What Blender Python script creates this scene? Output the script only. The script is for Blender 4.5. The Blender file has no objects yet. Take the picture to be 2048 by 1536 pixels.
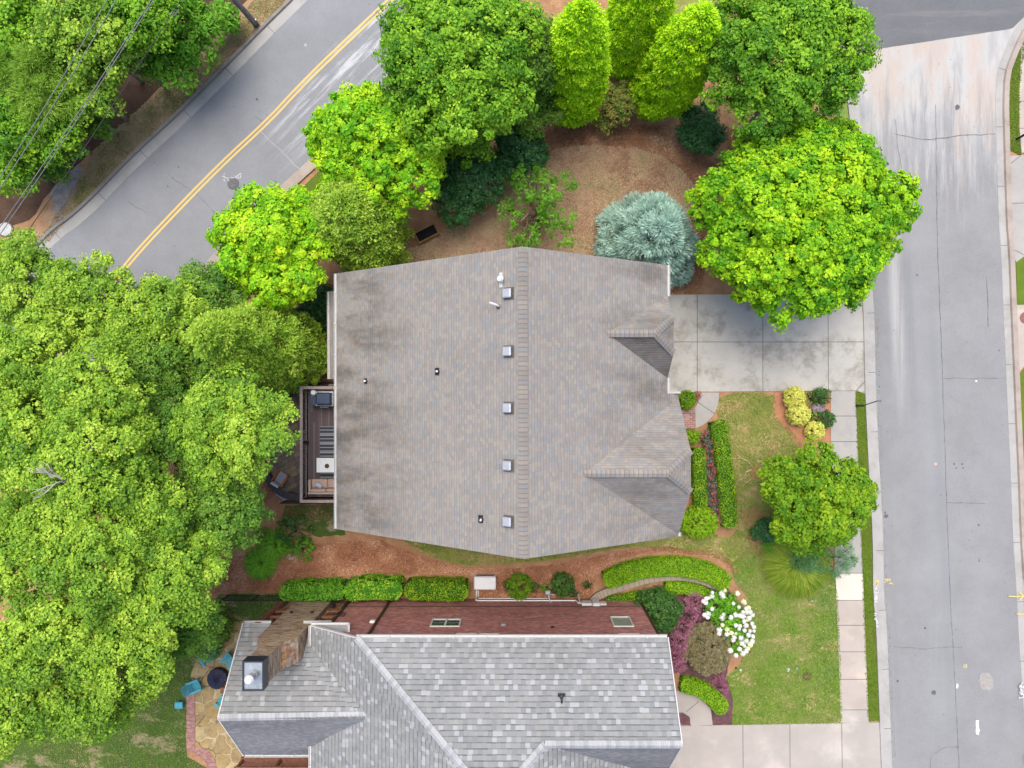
import bpy, math, random
import numpy as np
from mathutils import Vector, Matrix
from mathutils.geometry import tessellate_polygon

# ------------------------------------------------------------------ camera, sky, sun, exposure
C = bpy.context.scene.collection
SC = bpy.context.scene
H = 42.0; F = 1386.0; CX = 1045.0; CY = 785.0
cam_d = bpy.data.cameras.new("camera"); cam = bpy.data.objects.new("camera", cam_d); C.objects.link(cam)
cam.location = (0, 0, H); cam.rotation_euler = (0, 0, 0)
cam_d.sensor_width = 36; cam_d.lens = F / 2048 * 36
cam_d.shift_x = -(CX - 1024) / 2048; cam_d.shift_y = (CY - 768) / 2048
cam_d.clip_start = 0.5; cam_d.clip_end = 2000
SC.camera = cam
SUN_EL, SUN_AZ = math.radians(71), math.radians(-8)      # azimuth from +Y (up in the picture) towards +X
w = bpy.data.worlds.new("World"); SC.world = w; w.use_nodes = True
wn = w.node_tree; bg = wn.nodes['Background']
sk = wn.nodes.new('ShaderNodeTexSky'); sk.sky_type = 'NISHITA'; sk.sun_disc = False
sk.sun_elevation = SUN_EL; sk.sun_rotation = SUN_AZ; sk.air_density = 1.0; sk.dust_density = 3.5; sk.ozone_density = 0.6
wn.links.new(sk.outputs[0], bg.inputs[0]); bg.inputs[1].default_value = 0.15
sl = bpy.data.lights.new("sun", 'SUN'); sl.energy = 1.6; sl.angle = math.radians(48); sl.color = (1, .945, .85)
so = bpy.data.objects.new("sun", sl); C.objects.link(so); so.location = (-10, 15, 50)
sd = Vector((math.sin(SUN_AZ) * math.cos(SUN_EL), math.cos(SUN_AZ) * math.cos(SUN_EL), math.sin(SUN_EL)))
so.rotation_euler = sd.to_track_quat('Z', 'Y').to_euler()
SC.view_settings.view_transform = 'Standard'; SC.view_settings.look = 'None'
SC.view_settings.exposure = 0.9; SC.view_settings.gamma = 1.0
try:
    SC.cycles.max_bounces = 6; SC.cycles.diffuse_bounces = 3; SC.cycles.transmission_bounces = 3
    SC.cycles.use_denoising = True; SC.cycles.transparent_max_bounces = 4; SC.cycles.sample_clamp_indirect = 4
except Exception: pass

def W(px, py, z=0.0):                 # a point of the place at height z, from measurements on the survey picture
    k = (H - z) / F
    return Vector(((px - CX) * k, -(py - CY) * k, z))
NS = .958                             # the neighbour's lot
def NW(px, py, z):
    return W(px, py, H - (H - z) * NS)

# ------------------------------------------------------------------ objects
ORG = {}
def _link(o, parent):
    C.objects.link(o)
    if parent is not None: o.parent = parent
def thing(name, label, cat, loc, group=None, kind=None):
    o = bpy.data.objects.new(name, None); C.objects.link(o); o.location = loc; o.empty_display_size = .2
    tag(o, label, cat, group, kind); ORG[o.name] = Vector(loc); return o
def tag(o, label=None, cat=None, group=None, kind=None):
    if label: o['label'] = label
    if cat: o['category'] = cat
    if group: o['group'] = group
    if kind: o['kind'] = kind
    return o
def origin_of(o):
    v = Vector((0, 0, 0))
    while o is not None:
        v += o.location; o = o.parent
    return v
def mesh_obj(name, V, Fc, mat, parent=None, uv=None, smooth=False, tint=None, local=False):
    V = np.asarray(V, dtype=np.float64).reshape(-1, 3)
    if parent is not None:
        org = np.zeros(3) if local else np.array(origin_of(parent))
    else:
        org = np.array([V[:, 0].mean(), V[:, 1].mean(), V[:, 2].min()])
    me = bpy.data.meshes.new(name)
    me.from_pydata((V - org).tolist(), [], [list(f) for f in Fc])
    if uv is not None:
        l = me.uv_layers.new(name='UVMap'); l.data.foreach_set('uv', np.asarray(uv, dtype=np.float32).ravel())
    if smooth: me.polygons.foreach_set('use_smooth', [True] * len(me.polygons))
    if mat is not None: me.materials.append(mat)
    me.update()
    o = bpy.data.objects.new(name, me); _link(o, parent)
    if parent is None: o.location = org
    return o
def quads_obj(name, V4, mat, tint, parent=None):      # V4 (n,4,3): many small leaf faces in one mesh
    n = len(V4); V = V4.reshape(-1, 3)
    org = np.array(origin_of(parent)) if parent is not None else np.array([V[:, 0].mean(), V[:, 1].mean(), V[:, 2].min()])
    V = (V - org).astype(np.float32)
    me = bpy.data.meshes.new(name)
    me.vertices.add(4 * n); me.vertices.foreach_set('co', V.ravel())
    me.loops.add(4 * n); me.loops.foreach_set('vertex_index', np.arange(4 * n, dtype=np.int32))
    me.polygons.add(n); me.polygons.foreach_set('loop_start', np.arange(0, 4 * n, 4, dtype=np.int32))
    try: me.polygons.foreach_set('loop_total', np.full(n, 4, dtype=np.int32))
    except Exception: pass
    me.update(calc_edges=True)
    a = me.attributes.new('tint', 'FLOAT', 'FACE'); a.data.foreach_set('value', tint.astype(np.float32))
    me.materials.append(mat)
    o = bpy.data.objects.new(name, me); _link(o, parent)
    if parent is None: o.location = org
    return o
class MB:
    def __init__(s): s.V = []; s.F = []
    def add(s, V, Fc):
        b = len(s.V); s.V += [tuple(v) for v in V]; s.F += [tuple(i + b for i in f) for f in Fc]; return s
    def box(s, a, b, rz=0, bev=0):
        x0, x1 = sorted((a[0], b[0])); y0, y1 = sorted((a[1], b[1])); z0, z1 = sorted((a[2], b[2]))
        cx, cy = (x0 + x1) / 2, (y0 + y1) / 2; c, q = math.cos(rz), math.sin(rz)
        def P(x, y, z): return (cx + (x - cx) * c - (y - cy) * q, cy + (x - cx) * q + (y - cy) * c, z)
        if bev:
            e = bev; V = []
            for z, i in ((z0, 0), (z1 - e, 0), (z1, e)):
                for x, y in ((x0 + i, y0 + e + i * .3), (x0 + e + i * .3, y0 + i), (x1 - e - i * .3, y0 + i), (x1 - i, y0 + e + i * .3),
                             (x1 - i, y1 - e - i * .3), (x1 - e - i * .3, y1 - i), (x0 + e + i * .3, y1 - i), (x0 + i, y1 - e - i * .3)):
                    V.append(P(x, y, z))
            Fc = [tuple(range(7, -1, -1)), tuple(range(16, 24))]
            for k in range(2):
                for j in range(8): Fc.append((k * 8 + j, k * 8 + (j + 1) % 8, k * 8 + 8 + (j + 1) % 8, k * 8 + 8 + j))
            return s.add(V, Fc)
        V = [P(x, y, z) for z in (z0, z1) for x, y in ((x0, y0), (x1, y0), (x1, y1), (x0, y1))]
        return s.add(V, [(3, 2, 1, 0), (4, 5, 6, 7), (0, 1, 5, 4), (1, 2, 6, 5), (2, 3, 7, 6), (3, 0, 4, 7)])
    def tube(s, pts, radii, n=8, cap=True):
        pts = [Vector(p) for p in pts]
        if not hasattr(radii, '__len__'): radii = [radii] * len(pts)
        V = []; up = Vector((0.31, .17, .93))
        for i, p in enumerate(pts):
            d = (pts[min(i + 1, len(pts) - 1)] - pts[max(i - 1, 0)])
            d = d.normalized() if d.length > 1e-9 else Vector((0, 0, 1))
            u = d.cross(up)
            if u.length < 1e-3: u = d.cross(Vector((1, 0, 0)))
            u.normalize(); v = d.cross(u)
            for j in range(n):
                a = 2 * math.pi * j / n; V.append(p + (u * math.cos(a) + v * math.sin(a)) * radii[i])
        Fc = []
        for i in range(len(pts) - 1):
            for j in range(n): Fc.append((i * n + j, i * n + (j + 1) % n, (i + 1) * n + (j + 1) % n, (i + 1) * n + j))
        if cap: Fc += [tuple(range(n - 1, -1, -1)), tuple(range((len(pts) - 1) * n, len(pts) * n))]
        return s.add(V, Fc)
    def cyl(s, c, r, z0, z1, n=20, r1=None):
        r1 = r if r1 is None else r1
        V = [(c[0] + r * math.cos(2 * math.pi * j / n), c[1] + r * math.sin(2 * math.pi * j / n), z0) for j in range(n)]
        V += [(c[0] + r1 * math.cos(2 * math.pi * j / n), c[1] + r1 * math.sin(2 * math.pi * j / n), z1) for j in range(n)]
        Fc = [tuple(range(n - 1, -1, -1)), tuple(range(n, 2 * n))] + [(j, (j + 1) % n, n + (j + 1) % n, n + j) for j in range(n)]
        return s.add(V, Fc)
    def prism(s, poly, z0, z1):
        n = len(poly); V = [(p[0], p[1], z0) for p in poly] + [(p[0], p[1], z1) for p in poly]
        tri = tessellate_polygon([[Vector((p[0], p[1], 0)) for p in poly]])
        Fc = []
        for t in tri:
            a, b, c = [Vector((poly[i][0], poly[i][1])) for i in t]
            if (b - a).cross(c - a) < 0: t = (t[0], t[2], t[1])
            Fc.append(tuple(i + n for i in t)); Fc.append(tuple(reversed(t)))
        area = sum(poly[i][0] * poly[(i + 1) % n][1] - poly[(i + 1) % n][0] * poly[i][1] for i in range(n))
        for i in range(n):
            j = (i + 1) % n
            Fc.append((i, j, n + j, n + i) if area > 0 else (j, i, n + i, n + j))
        return s.add(V, Fc)
    def beam(s, a, b, w, h):             # rectangular bar from a to b, h measured upwards
        a, b = Vector(a), Vector(b); d = (b - a).normalized(); u = d.cross(Vector((0, 0, 1)))
        if u.length < 1e-3: u = Vector((1, 0, 0))
        u.normalize(); v = u.cross(d); V = []
        for p in (a, b):
            for q, r in ((-1, -1), (1, -1), (1, 1), (-1, 1)): V.append(p + u * q * w / 2 + v * r * h / 2)
        return s.add(V, [(0, 1, 2, 3), (7, 6, 5, 4), (0, 4, 5, 1), (1, 5, 6, 2), (2, 6, 7, 3), (3, 7, 4, 0)])
    def build(s, name, mat, parent=None, smooth=False, local=False):
        return mesh_obj(name, s.V, s.F, mat, parent, smooth=smooth, local=local)

def box_uv(o, k=1.0):                    # metre-scaled UVs by face direction
    me = o.data; l = me.uv_layers.get('UVMap') or me.uv_layers.new(name='UVMap')
    off = origin_of(o)
    for p in me.polygons:
        n = p.normal; z = Vector((0, 0, 1)); v = z - n * n.dot(z)
        if v.length < .15: v = Vector((0, 1, 0)) - n * n.y
        v.normalize(); u = v.cross(n).normalized()
        for li in p.loop_indices:
            c = me.vertices[me.loops[li].vertex_index].co + off
            l.data[li].uv = (c.dot(u) * k, c.dot(v) * k)
    return o

# ------------------------------------------------------------------ node materials
def new_mat(name):
    m = bpy.data.materials.new(name); m.use_nodes = True; nt = m.node_tree
    b = nt.nodes['Principled BSDF']; b.inputs['Specular IOR Level'].default_value = .25
    return m, nt, b
def nd(nt, t, ins=None, **props):
    n = nt.nodes.new(t)
    for k, v in props.items(): setattr(n, k, v)
    for k, v in (ins or {}).items():
        if hasattr(v, 'is_linked') and hasattr(v, 'node'): nt.links.new(v, n.inputs[k])
        else: n.inputs[k].default_value = v
    return n
def mt(nt, op, a, b=0.0, c=None):
    d = {0: a, 1: b}
    if c is not None: d[2] = c
    return nd(nt, 'ShaderNodeMath', d, operation=op).outputs[0]
def mix(nt, f, a, b, bt='MIX'):
    n = nt.nodes.new('ShaderNodeMix'); n.data_type = 'RGBA'; n.blend_type = bt; n.clamp_factor = True
    for k, v in ((0, f), (6, a), (7, b)):
        if hasattr(v, 'node'): nt.links.new(v, n.inputs[k])
        else: n.inputs[k].default_value = v if k == 0 else (*v[:3], 1)
    return n.outputs[2]
def ramp(nt, f, stops, interp='LINEAR'):
    n = nt.nodes.new('ShaderNodeValToRGB'); cr = n.color_ramp; cr.interpolation = interp
    while len(cr.elements) < len(stops): cr.elements.new(1)
    for e, (p, c) in zip(cr.elements, stops):
        e.position = p; e.color = (c, c, c, 1) if not hasattr(c, '__len__') else (*c[:3], 1)
    nt.links.new(f, n.inputs[0]); return n.outputs[0]
def sstep(nt, x, a, b):
    n = nd(nt, 'ShaderNodeMapRange', {0: x, 1: a, 2: b, 3: 0.0, 4: 1.0}, interpolation_type='SMOOTHSTEP'); return n.outputs[0]
def noise(nt, vec, scale, det=3, rough=.55, col=False):
    n = nd(nt, 'ShaderNodeTexNoise', {'Vector': vec, 'Scale': scale, 'Detail': det, 'Roughness': rough})
    return n.outputs[1 if col else 0]
def pos(nt): return nd(nt, 'ShaderNodeNewGeometry').outputs['Position']
def scalev(nt, v, s): return nd(nt, 'ShaderNodeVectorMath', {0: v, 1: s}, operation='MULTIPLY').outputs[0]
def sep(nt, v):
    n = nd(nt, 'ShaderNodeSeparateXYZ', {0: v}); return n.outputs
def bump(nt, b, h, st, dist=.02):
    n = nd(nt, 'ShaderNodeBump', {'Height': h, 'Strength': st, 'Distance': dist}); nt.links.new(n.outputs[0], b.inputs['Normal'])
def plain(name, col, rough=.6, metal=0, spec=.3, vary=.12, sc=6):
    m, nt, b = new_mat(name); p = pos(nt)
    f = noise(nt, p, sc, 4)
    c2 = tuple(max(0, x * (1 - vary * 1.6)) for x in col); c1 = tuple(x * (1 + vary) for x in col)
    nt.links.new(ramp(nt, f, [(.3, c2), (.7, c1)]), b.inputs['Base Color'])
    b.inputs['Roughness'].default_value = rough; b.inputs['Metallic'].default_value = metal; b.inputs['Specular IOR Level'].default_value = spec
    return m
MATS = {}
def leafmat(name, cols, transl=.3, rough=.55, spec=.25):
    if name in MATS: return MATS[name]
    m, nt, b = new_mat(name); a = nd(nt, 'ShaderNodeAttribute', attribute_name='tint')
    n = len(cols); c = ramp(nt, a.outputs['Fac'], [(i / (n - 1), cc) for i, cc in enumerate(cols)])
    nt.links.new(c, b.inputs['Base Color']); b.inputs['Roughness'].default_value = rough; b.inputs['Specular IOR Level'].default_value = spec
    t = nd(nt, 'ShaderNodeBsdfTranslucent', {0: c}); mx = nd(nt, 'ShaderNodeMixShader', {0: transl, 1: b.outputs[0], 2: t.outputs[0]})
    nt.links.new(mx.outputs[0], nt.nodes['Material Output'].inputs[0]); MATS[name] = m; return m

def cells(nt, u, v, cw, ch, stagger=None):
    """rows of blocks: returns per-block random, fraction along and across"""
    vr = mt(nt, 'DIVIDE', v, ch); row = mt(nt, 'FLOOR', vr); fv = mt(nt, 'FRACT', vr)
    if stagger is None:
        rr = nd(nt, 'ShaderNodeTexWhiteNoise', {'W': row}, noise_dimensions='1D').outputs[0]
    else: rr = mt(nt, 'MULTIPLY', row, stagger)
    ur = mt(nt, 'ADD', mt(nt, 'DIVIDE', u, cw), rr); col = mt(nt, 'FLOOR', ur); fu = mt(nt, 'FRACT', ur)
    cv = nd(nt, 'ShaderNodeCombineXYZ', {0: col, 1: row}).outputs[0]
    wn_ = nd(nt, 'ShaderNodeTexWhiteNoise', {'Vector': cv}, noise_dimensions='2D')
    return wn_.outputs[0], fu, fv, row

def shingle(name, pal, cw, ch, gap, stain, stain_amt, edge=.5, where=None, lnk=.62, vl=(.035, .35)):
    m, nt, b = new_mat(name); uvn = nd(nt, 'ShaderNodeUVMap', uv_map='UVMap').outputs[0]; s = sep(nt, uvn)
    wob = mt(nt, 'MULTIPLY', mt(nt, 'SUBTRACT', noise(nt, uvn, 1.1, 2), .5), .06)
    r, fu, fv, row = cells(nt, s[0], mt(nt, 'ADD', s[1], wob), cw, ch)
    c = ramp(nt, r, [(i / len(pal), x) for i, x in enumerate(pal)], 'CONSTANT')
    gr = noise(nt, uvn, 60, 2); c = mix(nt, .5, c, ramp(nt, gr, [(.3, .82), (.7, 1.0)]), 'MULTIPLY')
    # dark butt edge and its shadow line, painted under every course, broken up tab by tab
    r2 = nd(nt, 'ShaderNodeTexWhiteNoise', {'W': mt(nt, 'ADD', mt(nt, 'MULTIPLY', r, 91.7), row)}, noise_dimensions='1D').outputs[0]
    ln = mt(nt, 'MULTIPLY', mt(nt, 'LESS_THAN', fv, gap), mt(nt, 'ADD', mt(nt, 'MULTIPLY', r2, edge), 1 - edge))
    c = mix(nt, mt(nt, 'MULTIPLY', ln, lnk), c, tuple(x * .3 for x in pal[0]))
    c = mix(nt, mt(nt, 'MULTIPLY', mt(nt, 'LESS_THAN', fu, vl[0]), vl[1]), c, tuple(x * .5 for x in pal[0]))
    P = pos(nt); st = noise(nt, scalev(nt, P, (.22, .75, .3)), 1.0, 7, .7)
    st2 = noise(nt, scalev(nt, P, (.5, .5, .5)), 1.0, 4, .6)
    f = mt(nt, 'MULTIPLY', ramp(nt, st, [(.42, 0), (.62, 1)]), stain_amt)
    if where: f = mt(nt, 'MULTIPLY', f, where(nt, sep(nt, P)))
    c = mix(nt, f, c, stain, 'MULTIPLY')
    c = mix(nt, .5, c, ramp(nt, st2, [(.3, .86), (.7, 1.0)]), 'MULTIPLY')
    nt.links.new(c, b.inputs['Base Color']); b.inputs['Roughness'].default_value = .85
    hh = mt(nt, 'ADD', fv, mt(nt, 'MULTIPLY', r, .6)); bump(nt, b, mt(nt, 'SUBTRACT', 1, hh), .25, .015)
    return m, nt, b, c, s
def brick(name, pal, mortar, cw=.22, ch=.075, k=.5):
    m, nt, b = new_mat(name); uvn = nd(nt, 'ShaderNodeUVMap', uv_map='UVMap').outputs[0]; s = sep(nt, uvn)
    r, fu, fv, row = cells(nt, s[0], s[1], cw, ch, .5)
    c = ramp(nt, r, [(i / len(pal), x) for i, x in enumerate(pal)], 'CONSTANT')
    g = mt(nt, 'MAXIMUM', mt(nt, 'LESS_THAN', fv, .17), mt(nt, 'LESS_THAN', fu, .06))
    c = mix(nt, mt(nt, 'MULTIPLY', g, .8), c, mortar)
    big = noise(nt, scalev(nt, pos(nt), (.7, .7, 1.6)), 1.3, 5, .65); c = mix(nt, .85, c, ramp(nt, big, [(.3, .62), (.7, 1.0)]), 'MULTIPLY')
    nt.links.new(c, b.inputs['Base Color']); b.inputs['Roughness'].default_value = .9
    bump(nt, b, mt(nt, 'SUBTRACT', 1, g), .4, .01); return m

def in_poly(P, poly):
    x, y = P[:, 0], P[:, 1]; ins = np.zeros(len(P), bool); n = len(poly); j = n - 1
    for i in range(n):
        xi, yi = poly[i]; xj, yj = poly[j]
        c = ((yi > y) != (yj > y)) & (x < (xj - xi) * (y - yi) / ((yj - yi) or 1e-9) + xi); ins ^= c; j = i
    return ins
def vnoise(P, s, seed=0):                 # smooth value noise on 2-D points
    rs = np.random.RandomState(seed); T = rs.rand(64, 64); q = P[:, :2] / s + 1000
    i = np.floor(q).astype(int); f = q - i; f = f * f * (3 - 2 * f)
    a = T[i[:, 0] % 64, i[:, 1] % 64]; b_ = T[(i[:, 0] + 1) % 64, i[:, 1] % 64]
    c = T[i[:, 0] % 64, (i[:, 1] + 1) % 64]; d = T[(i[:, 0] + 1) % 64, (i[:, 1] + 1) % 64]
    return (a * (1 - f[:, 0]) + b_ * f[:, 0]) * (1 - f[:, 1]) + (c * (1 - f[:, 0]) + d * f[:, 0]) * f[:, 1]
def smooth_poly(pts, it=2, closed=True):
    for _ in range(it):
        q = []; n = len(pts)
        rng_ = range(n) if closed else range(n - 1)
        if not closed: q.append(pts[0])
        for i in rng_:
            a, b_ = pts[i], pts[(i + 1) % n]
            q += [(a[0] * .75 + b_[0] * .25, a[1] * .75 + b_[1] * .25), (a[0] * .25 + b_[0] * .75, a[1] * .25 + b_[1] * .75)]
        if not closed: q.append(pts[-1])
        pts = q
    return pts
def rough_poly(poly, amp, step=.18, seed=1):
    rs = np.random.RandomState(seed); out = []
    n = len(poly)
    for i in range(n):
        a, b_ = np.array(poly[i]), np.array(poly[(i + 1) % n]); L = np.linalg.norm(b_ - a); k = max(1, int(L / step))
        for t in range(k): out.append(a + (b_ - a) * t / k + rs.randn(2) * amp * .5)
    return [tuple(p) for p in out]
def P2(pxs, z=0):                          # pixel list -> ground xy list
    return [tuple(W(x, y, z)[:2]) for x, y in pxs]
def sheet(name, poly, z, mat, parent=None, kind='structure', label=None):
    tri = tessellate_polygon([[Vector((p[0], p[1], 0)) for p in poly]]); Fc = []
    for t in tri:
        a, b_, c = [Vector(poly[i]) for i in t]
        Fc.append(t if (b_ - a).cross(c - a) > 0 else (t[0], t[2], t[1]))
    o = mesh_obj(name, [(p[0], p[1], z) for p in poly], Fc, mat, parent)
    if parent is None: tag(o, label, None, None, kind)
    return o
def strip(name, path, wd, z, mat, parent=None, add=None):      # flat ribbon along a path
    V, Fc = ribbon(path, wd, z)
    return mesh_obj(name, V, Fc, mat, parent)
def ribbon(path, wd, z):
    V = []; Fc = []; n = len(path)
    for i, p in enumerate(path):
        a = Vector(path[max(i - 1, 0)]); b_ = Vector(path[min(i + 1, n - 1)]); d = (b_ - a).normalized(); q = Vector((-d.y, d.x))
        ww = wd[i] if hasattr(wd, '__len__') else wd
        V += [(p[0] - q.x * ww / 2, p[1] - q.y * ww / 2, z), (p[0] + q.x * ww / 2, p[1] + q.y * ww / 2, z)]
    for i in range(n - 1): Fc.append((2 * i, 2 * i + 2, 2 * i + 3, 2 * i + 1))
    return V, Fc
def offset_path(path, d):
    out = []; n = len(path)
    for i, p in enumerate(path):
        a = Vector(path[max(i - 1, 0)]); b_ = Vector(path[min(i + 1, n - 1)]); t = (b_ - a).normalized()
        out.append((p[0] - t.y * d, p[1] + t.x * d))
    return out
def sweep(name, path, prof, mat, parent=None):                 # prof: list of (offset, z)
    rows = [offset_path(path, o) for o, _ in prof]; V = []; m = len(prof); n = len(path); Fc = []
    for i in range(n):
        for k in range(m): V.append((rows[k][i][0], rows[k][i][1], prof[k][1]))
    for i in range(n - 1):
        for k in range(m - 1): Fc.append((i * m + k, i * m + k + 1, (i + 1) * m + k + 1, (i + 1) * m + k))
    return mesh_obj(name, V, Fc, mat, parent)

# ------------------------------------------------------------------ foliage
def nrm(a): return a / np.maximum(np.linalg.norm(a, axis=1, keepdims=True), 1e-9)
def leaf_quads(P, Nn, T, L, Wd, fold=0):
    """diamond leaves: centre, normal, rough tangent, length, width"""
    T = T - Nn * (T * Nn).sum(1, keepdims=True); T = nrm(T); B = np.cross(Nn, T)
    L = L[:, None]; Wd = Wd[:, None]
    return np.stack([P - T * L * .5, P + B * Wd * .5 - Nn * L * .05, P + T * L * .5 - Nn * L * .12, P - B * Wd * .5 - Nn * L * .05], 1)
def clump_leaves(cc, out, rr, ct, rs, per, leaf, asp, up=.5, spike=0., flat=.7, tr=.5):
    """leaves of clumps centred at cc facing out; radius rr; clump tint ct"""
    n = len(cc); idx = np.repeat(np.arange(n), per); k = len(idx)
    d = nrm(rs.randn(k, 3)); d = nrm(d + out[idx] * .55 + np.array([0, 0, .25])); rad = rs.rand(k) ** .45
    P = cc[idx] + d * (rad * rr[idx])[:, None] * np.array([1, 1, flat])
    N_ = nrm(d * .7 + out[idx] * .4 + np.array([0, 0, up]) + rs.randn(k, 3) * .42)
    T = nrm(rs.randn(k, 3))
    if spike:
        T = nrm(d * spike + out[idx] * spike * .6 + rs.randn(k, 3) * .45); U = np.array([[0, 0, 1.0]]) + out[idx] * .4 + rs.randn(k, 3) * .35
        N_ = nrm(U - T * (U * T).sum(1, keepdims=True))
    L = leaf * (.5 + .95 * rs.rand(k) ** 1.3)
    t = np.clip(ct[idx] * (1 - tr) + rs.rand(k) * tr, 0, 1)
    return leaf_quads(P, N_, T, L, L * asp), t
def ell_clumps(lobes, cr, rs, dens=1.0, low=-.45, fill=.3):
    cc = []; oo = []; lt = []
    for (cx, cy, cz, rx, ry, rz) in lobes:
        area = 4 * math.pi * ((rx * ry + rx * rz + ry * rz) / 3); n = int(dens * area / (cr * cr * 2.2)) + 3
        d = nrm(rs.randn(int(n * 1.7), 3)); d = d[d[:, 2] > low][:n]
        k = len(d); s = .76 + .3 * rs.rand(k); s[rs.rand(k) < fill] *= .72
        cc.append(np.array([cx, cy, cz]) + d * s[:, None] * np.array([rx, ry, rz])); oo.append(nrm(d / np.array([rx, ry, rz])))
        lt.append(np.full(k, rs.rand()))
    return np.concatenate(cc), np.concatenate(oo), np.concatenate(lt)
def limb(mb, a, b_, r0, r1, rs, seg=5, n=6, wob=.06):
    a, b_ = np.array(a, float), np.array(b_, float); L = np.linalg.norm(b_ - a); pts = []; rad = []
    for i in range(seg + 1):
        t = i / seg; p = a + (b_ - a) * t
        if 0 < i < seg: p = p + rs.randn(3) * L * wob * .5
        p[2] += math.sin(t * math.pi) * L * .06; pts.append(p); rad.append(r0 + (r1 - r0) * t)
    mb.tube(pts, rad, n)
def tree(label, lobes, base, leafm, barkm, name='leafy_tree', cat='tree', group=None, cr=.5, per=60, leaf=.16, asp=.7, seed=0,
         tr=.45, spike=0., flat=.7, dens=1.0, trunk_r=.18, limbs=10, low=-.45, up=.5, fork=.35, fill=.3, crown=None, twigs=0, lobe_tint=.4):
    rs = np.random.RandomState(seed + 11); base = np.array([base[0], base[1], 0.0])
    t = thing(name, label, cat, tuple(base), group)
    L = np.array(lobes); top = L[:, :3].mean(0)
    fk = base + (top - base) * np.array([fork * .6, fork * .6, fork]); mb = MB()
    limb(mb, base - np.array([0, 0, .1]), fk, trunk_r, trunk_r * .75, rs, 4, 9, .03); mb.build('trunk', barkm, t, smooth=True)
    if limbs:
        mb = MB(); ends = []
        for i in range(limbs):
            l = L[rs.randint(len(L))]; d = nrm(rs.randn(1, 3))[0]; d[2] = abs(d[2]) * .7
            e = l[:3] + d * l[3:6] * .7; limb(mb, fk, e, trunk_r * .55, .025, rs, 6, 6, .07); ends.append(e)
            for q in range(3):
                s0 = fk + (e - fk) * (.5 + .15 * q); e2 = s0 + nrm(rs.randn(1, 3))[0] * l[3] * .7 + np.array([0, 0, .3])
                limb(mb, s0, e2, trunk_r * .22, .012, rs, 4, 5, .1)
        mb.build('limbs', barkm, t, smooth=True)
    if crown is None: cc, oo, lt = ell_clumps(lobes, cr, rs, dens, low, fill)
    else: cc, oo, lt = crown(rs)
    n = len(cc); rr = cr * (.5 + 1.0 * rs.rand(n)); ct = np.clip(lt * lobe_tint + rs.rand(n) * (1 - lobe_tint), 0, 1)
    Q, tt = clump_leaves(cc, oo, rr, ct, rs, per, leaf, asp, up, spike, flat, tr)
    quads_obj('crown', Q, leafm, tt, t)
    return t
def round_lobes(c, R, rs, n=9, k=.52, zf=.8, spread=.62):
    out = [(c[0], c[1], c[2], R * .62, R * .62, R * zf * .62)]
    ga = 2.39996
    for i in range(n):
        u = (i + .5) / n; el = math.acos(1 - u * 1.15); az = i * ga + rs.rand() * .5
        d = np.array([math.sin(el) * math.cos(az), math.sin(el) * math.sin(az), math.cos(el)])
        s = spread * (.86 + .27 * rs.rand()); r = R * k * (.74 + .46 * rs.rand())
        out.append((c[0] + d[0] * R * s, c[1] + d[1] * R * s, c[2] + d[2] * R * s * zf, r, r, r * .8))
    return out
def cone_crown(base, topx, R, h, cr, lean=(0, 0), dens=1.0, prof=None):
    def f(rs):
        n = int(dens * 1.5 * 3.14 * R * h / (cr * cr * 1.3)); t = rs.rand(int(n * 1.6))
        pr = prof or (lambda t: np.minimum(1, (t + .04) * 5) ** .6 * (1 - t) ** .62)
        keep = rs.rand(len(t)) < pr(t) + .22; t = t[keep]; a = rs.rand(len(t)) * 2 * math.pi; r = R * pr(t) * np.where(rs.rand(len(t)) < .25, .45 + .3 * rs.rand(len(t)), .86 + .2 * rs.rand(len(t)))
        r = r * (.9 + .24 * vnoise(np.stack([a * 1.6, t * h * 1.1], 1), 1.0, 5)); x = base[0] + lean[0] * t + r * np.cos(a); y = base[1] + lean[1] * t + r * np.sin(a)
        cc = np.stack([x, y, .15 + t * h], 1); oo = nrm(np.stack([np.cos(a), np.sin(a), np.full(len(a), .45)], 1))
        return cc, oo, (vnoise(np.stack([a * 2, t * 8], 1), 1.0, 3))
    return f
# ================================================================== materials of the setting
def pxy(nt):                             # metres on the ground -> survey units (1 m = 33)
    s = sep(nt, pos(nt)); return mt(nt, 'ADD', mt(nt, 'MULTIPLY', s[0], 33.0), CX), mt(nt, 'SUBTRACT', CY, mt(nt, 'MULTIPLY', s[1], 33.0))
def ground_mat(name, cols, sc=1.2, fine=14, r=.95, b_=.5, fleck=None):
    m, nt, b = new_mat(name); p = pos(nt)
    f = mt(nt, 'ADD', mt(nt, 'MULTIPLY', noise(nt, p, sc, 5, .65), .6), mt(nt, 'MULTIPLY', noise(nt, p, fine, 4, .7), .4))
    n = len(cols); c = ramp(nt, f, [(.3 + .4 * i / (n - 1), x) for i, x in enumerate(cols)])
    if fleck:
        v = noise(nt, scalev(nt, p, (1, .5, 1)), 26, 2, .7); c = mix(nt, mt(nt, 'MULTIPLY', sstep(nt, v, .66, .72), .8), c, fleck)
    nt.links.new(c, b.inputs['Base Color']); b.inputs['Roughness'].default_value = r
    bump(nt, b, noise(nt, p, fine * 2, 4, .7), b_, .04); return m
M = {}
M['mulch'] = ground_mat('mulch', [(.19, .105, .055), (.32, .175, .09), (.45, .275, .16)], 1.5, 18, fleck=(.36, .24, .15))
M['straw'] = ground_mat('dead_lawn', [(0.293, 0.190, 0.117), (0.454, 0.315, 0.212), (0.615, 0.454, 0.315)], 1.0, 16, fleck=(.46, .36, .24))
M['soil'] = ground_mat('orange_soil', [(0.248, 0.110, 0.058), (0.359, 0.166, 0.089), (0.469, 0.256, 0.152)], .9, 14, fleck=(.42, .3, .19))
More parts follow.
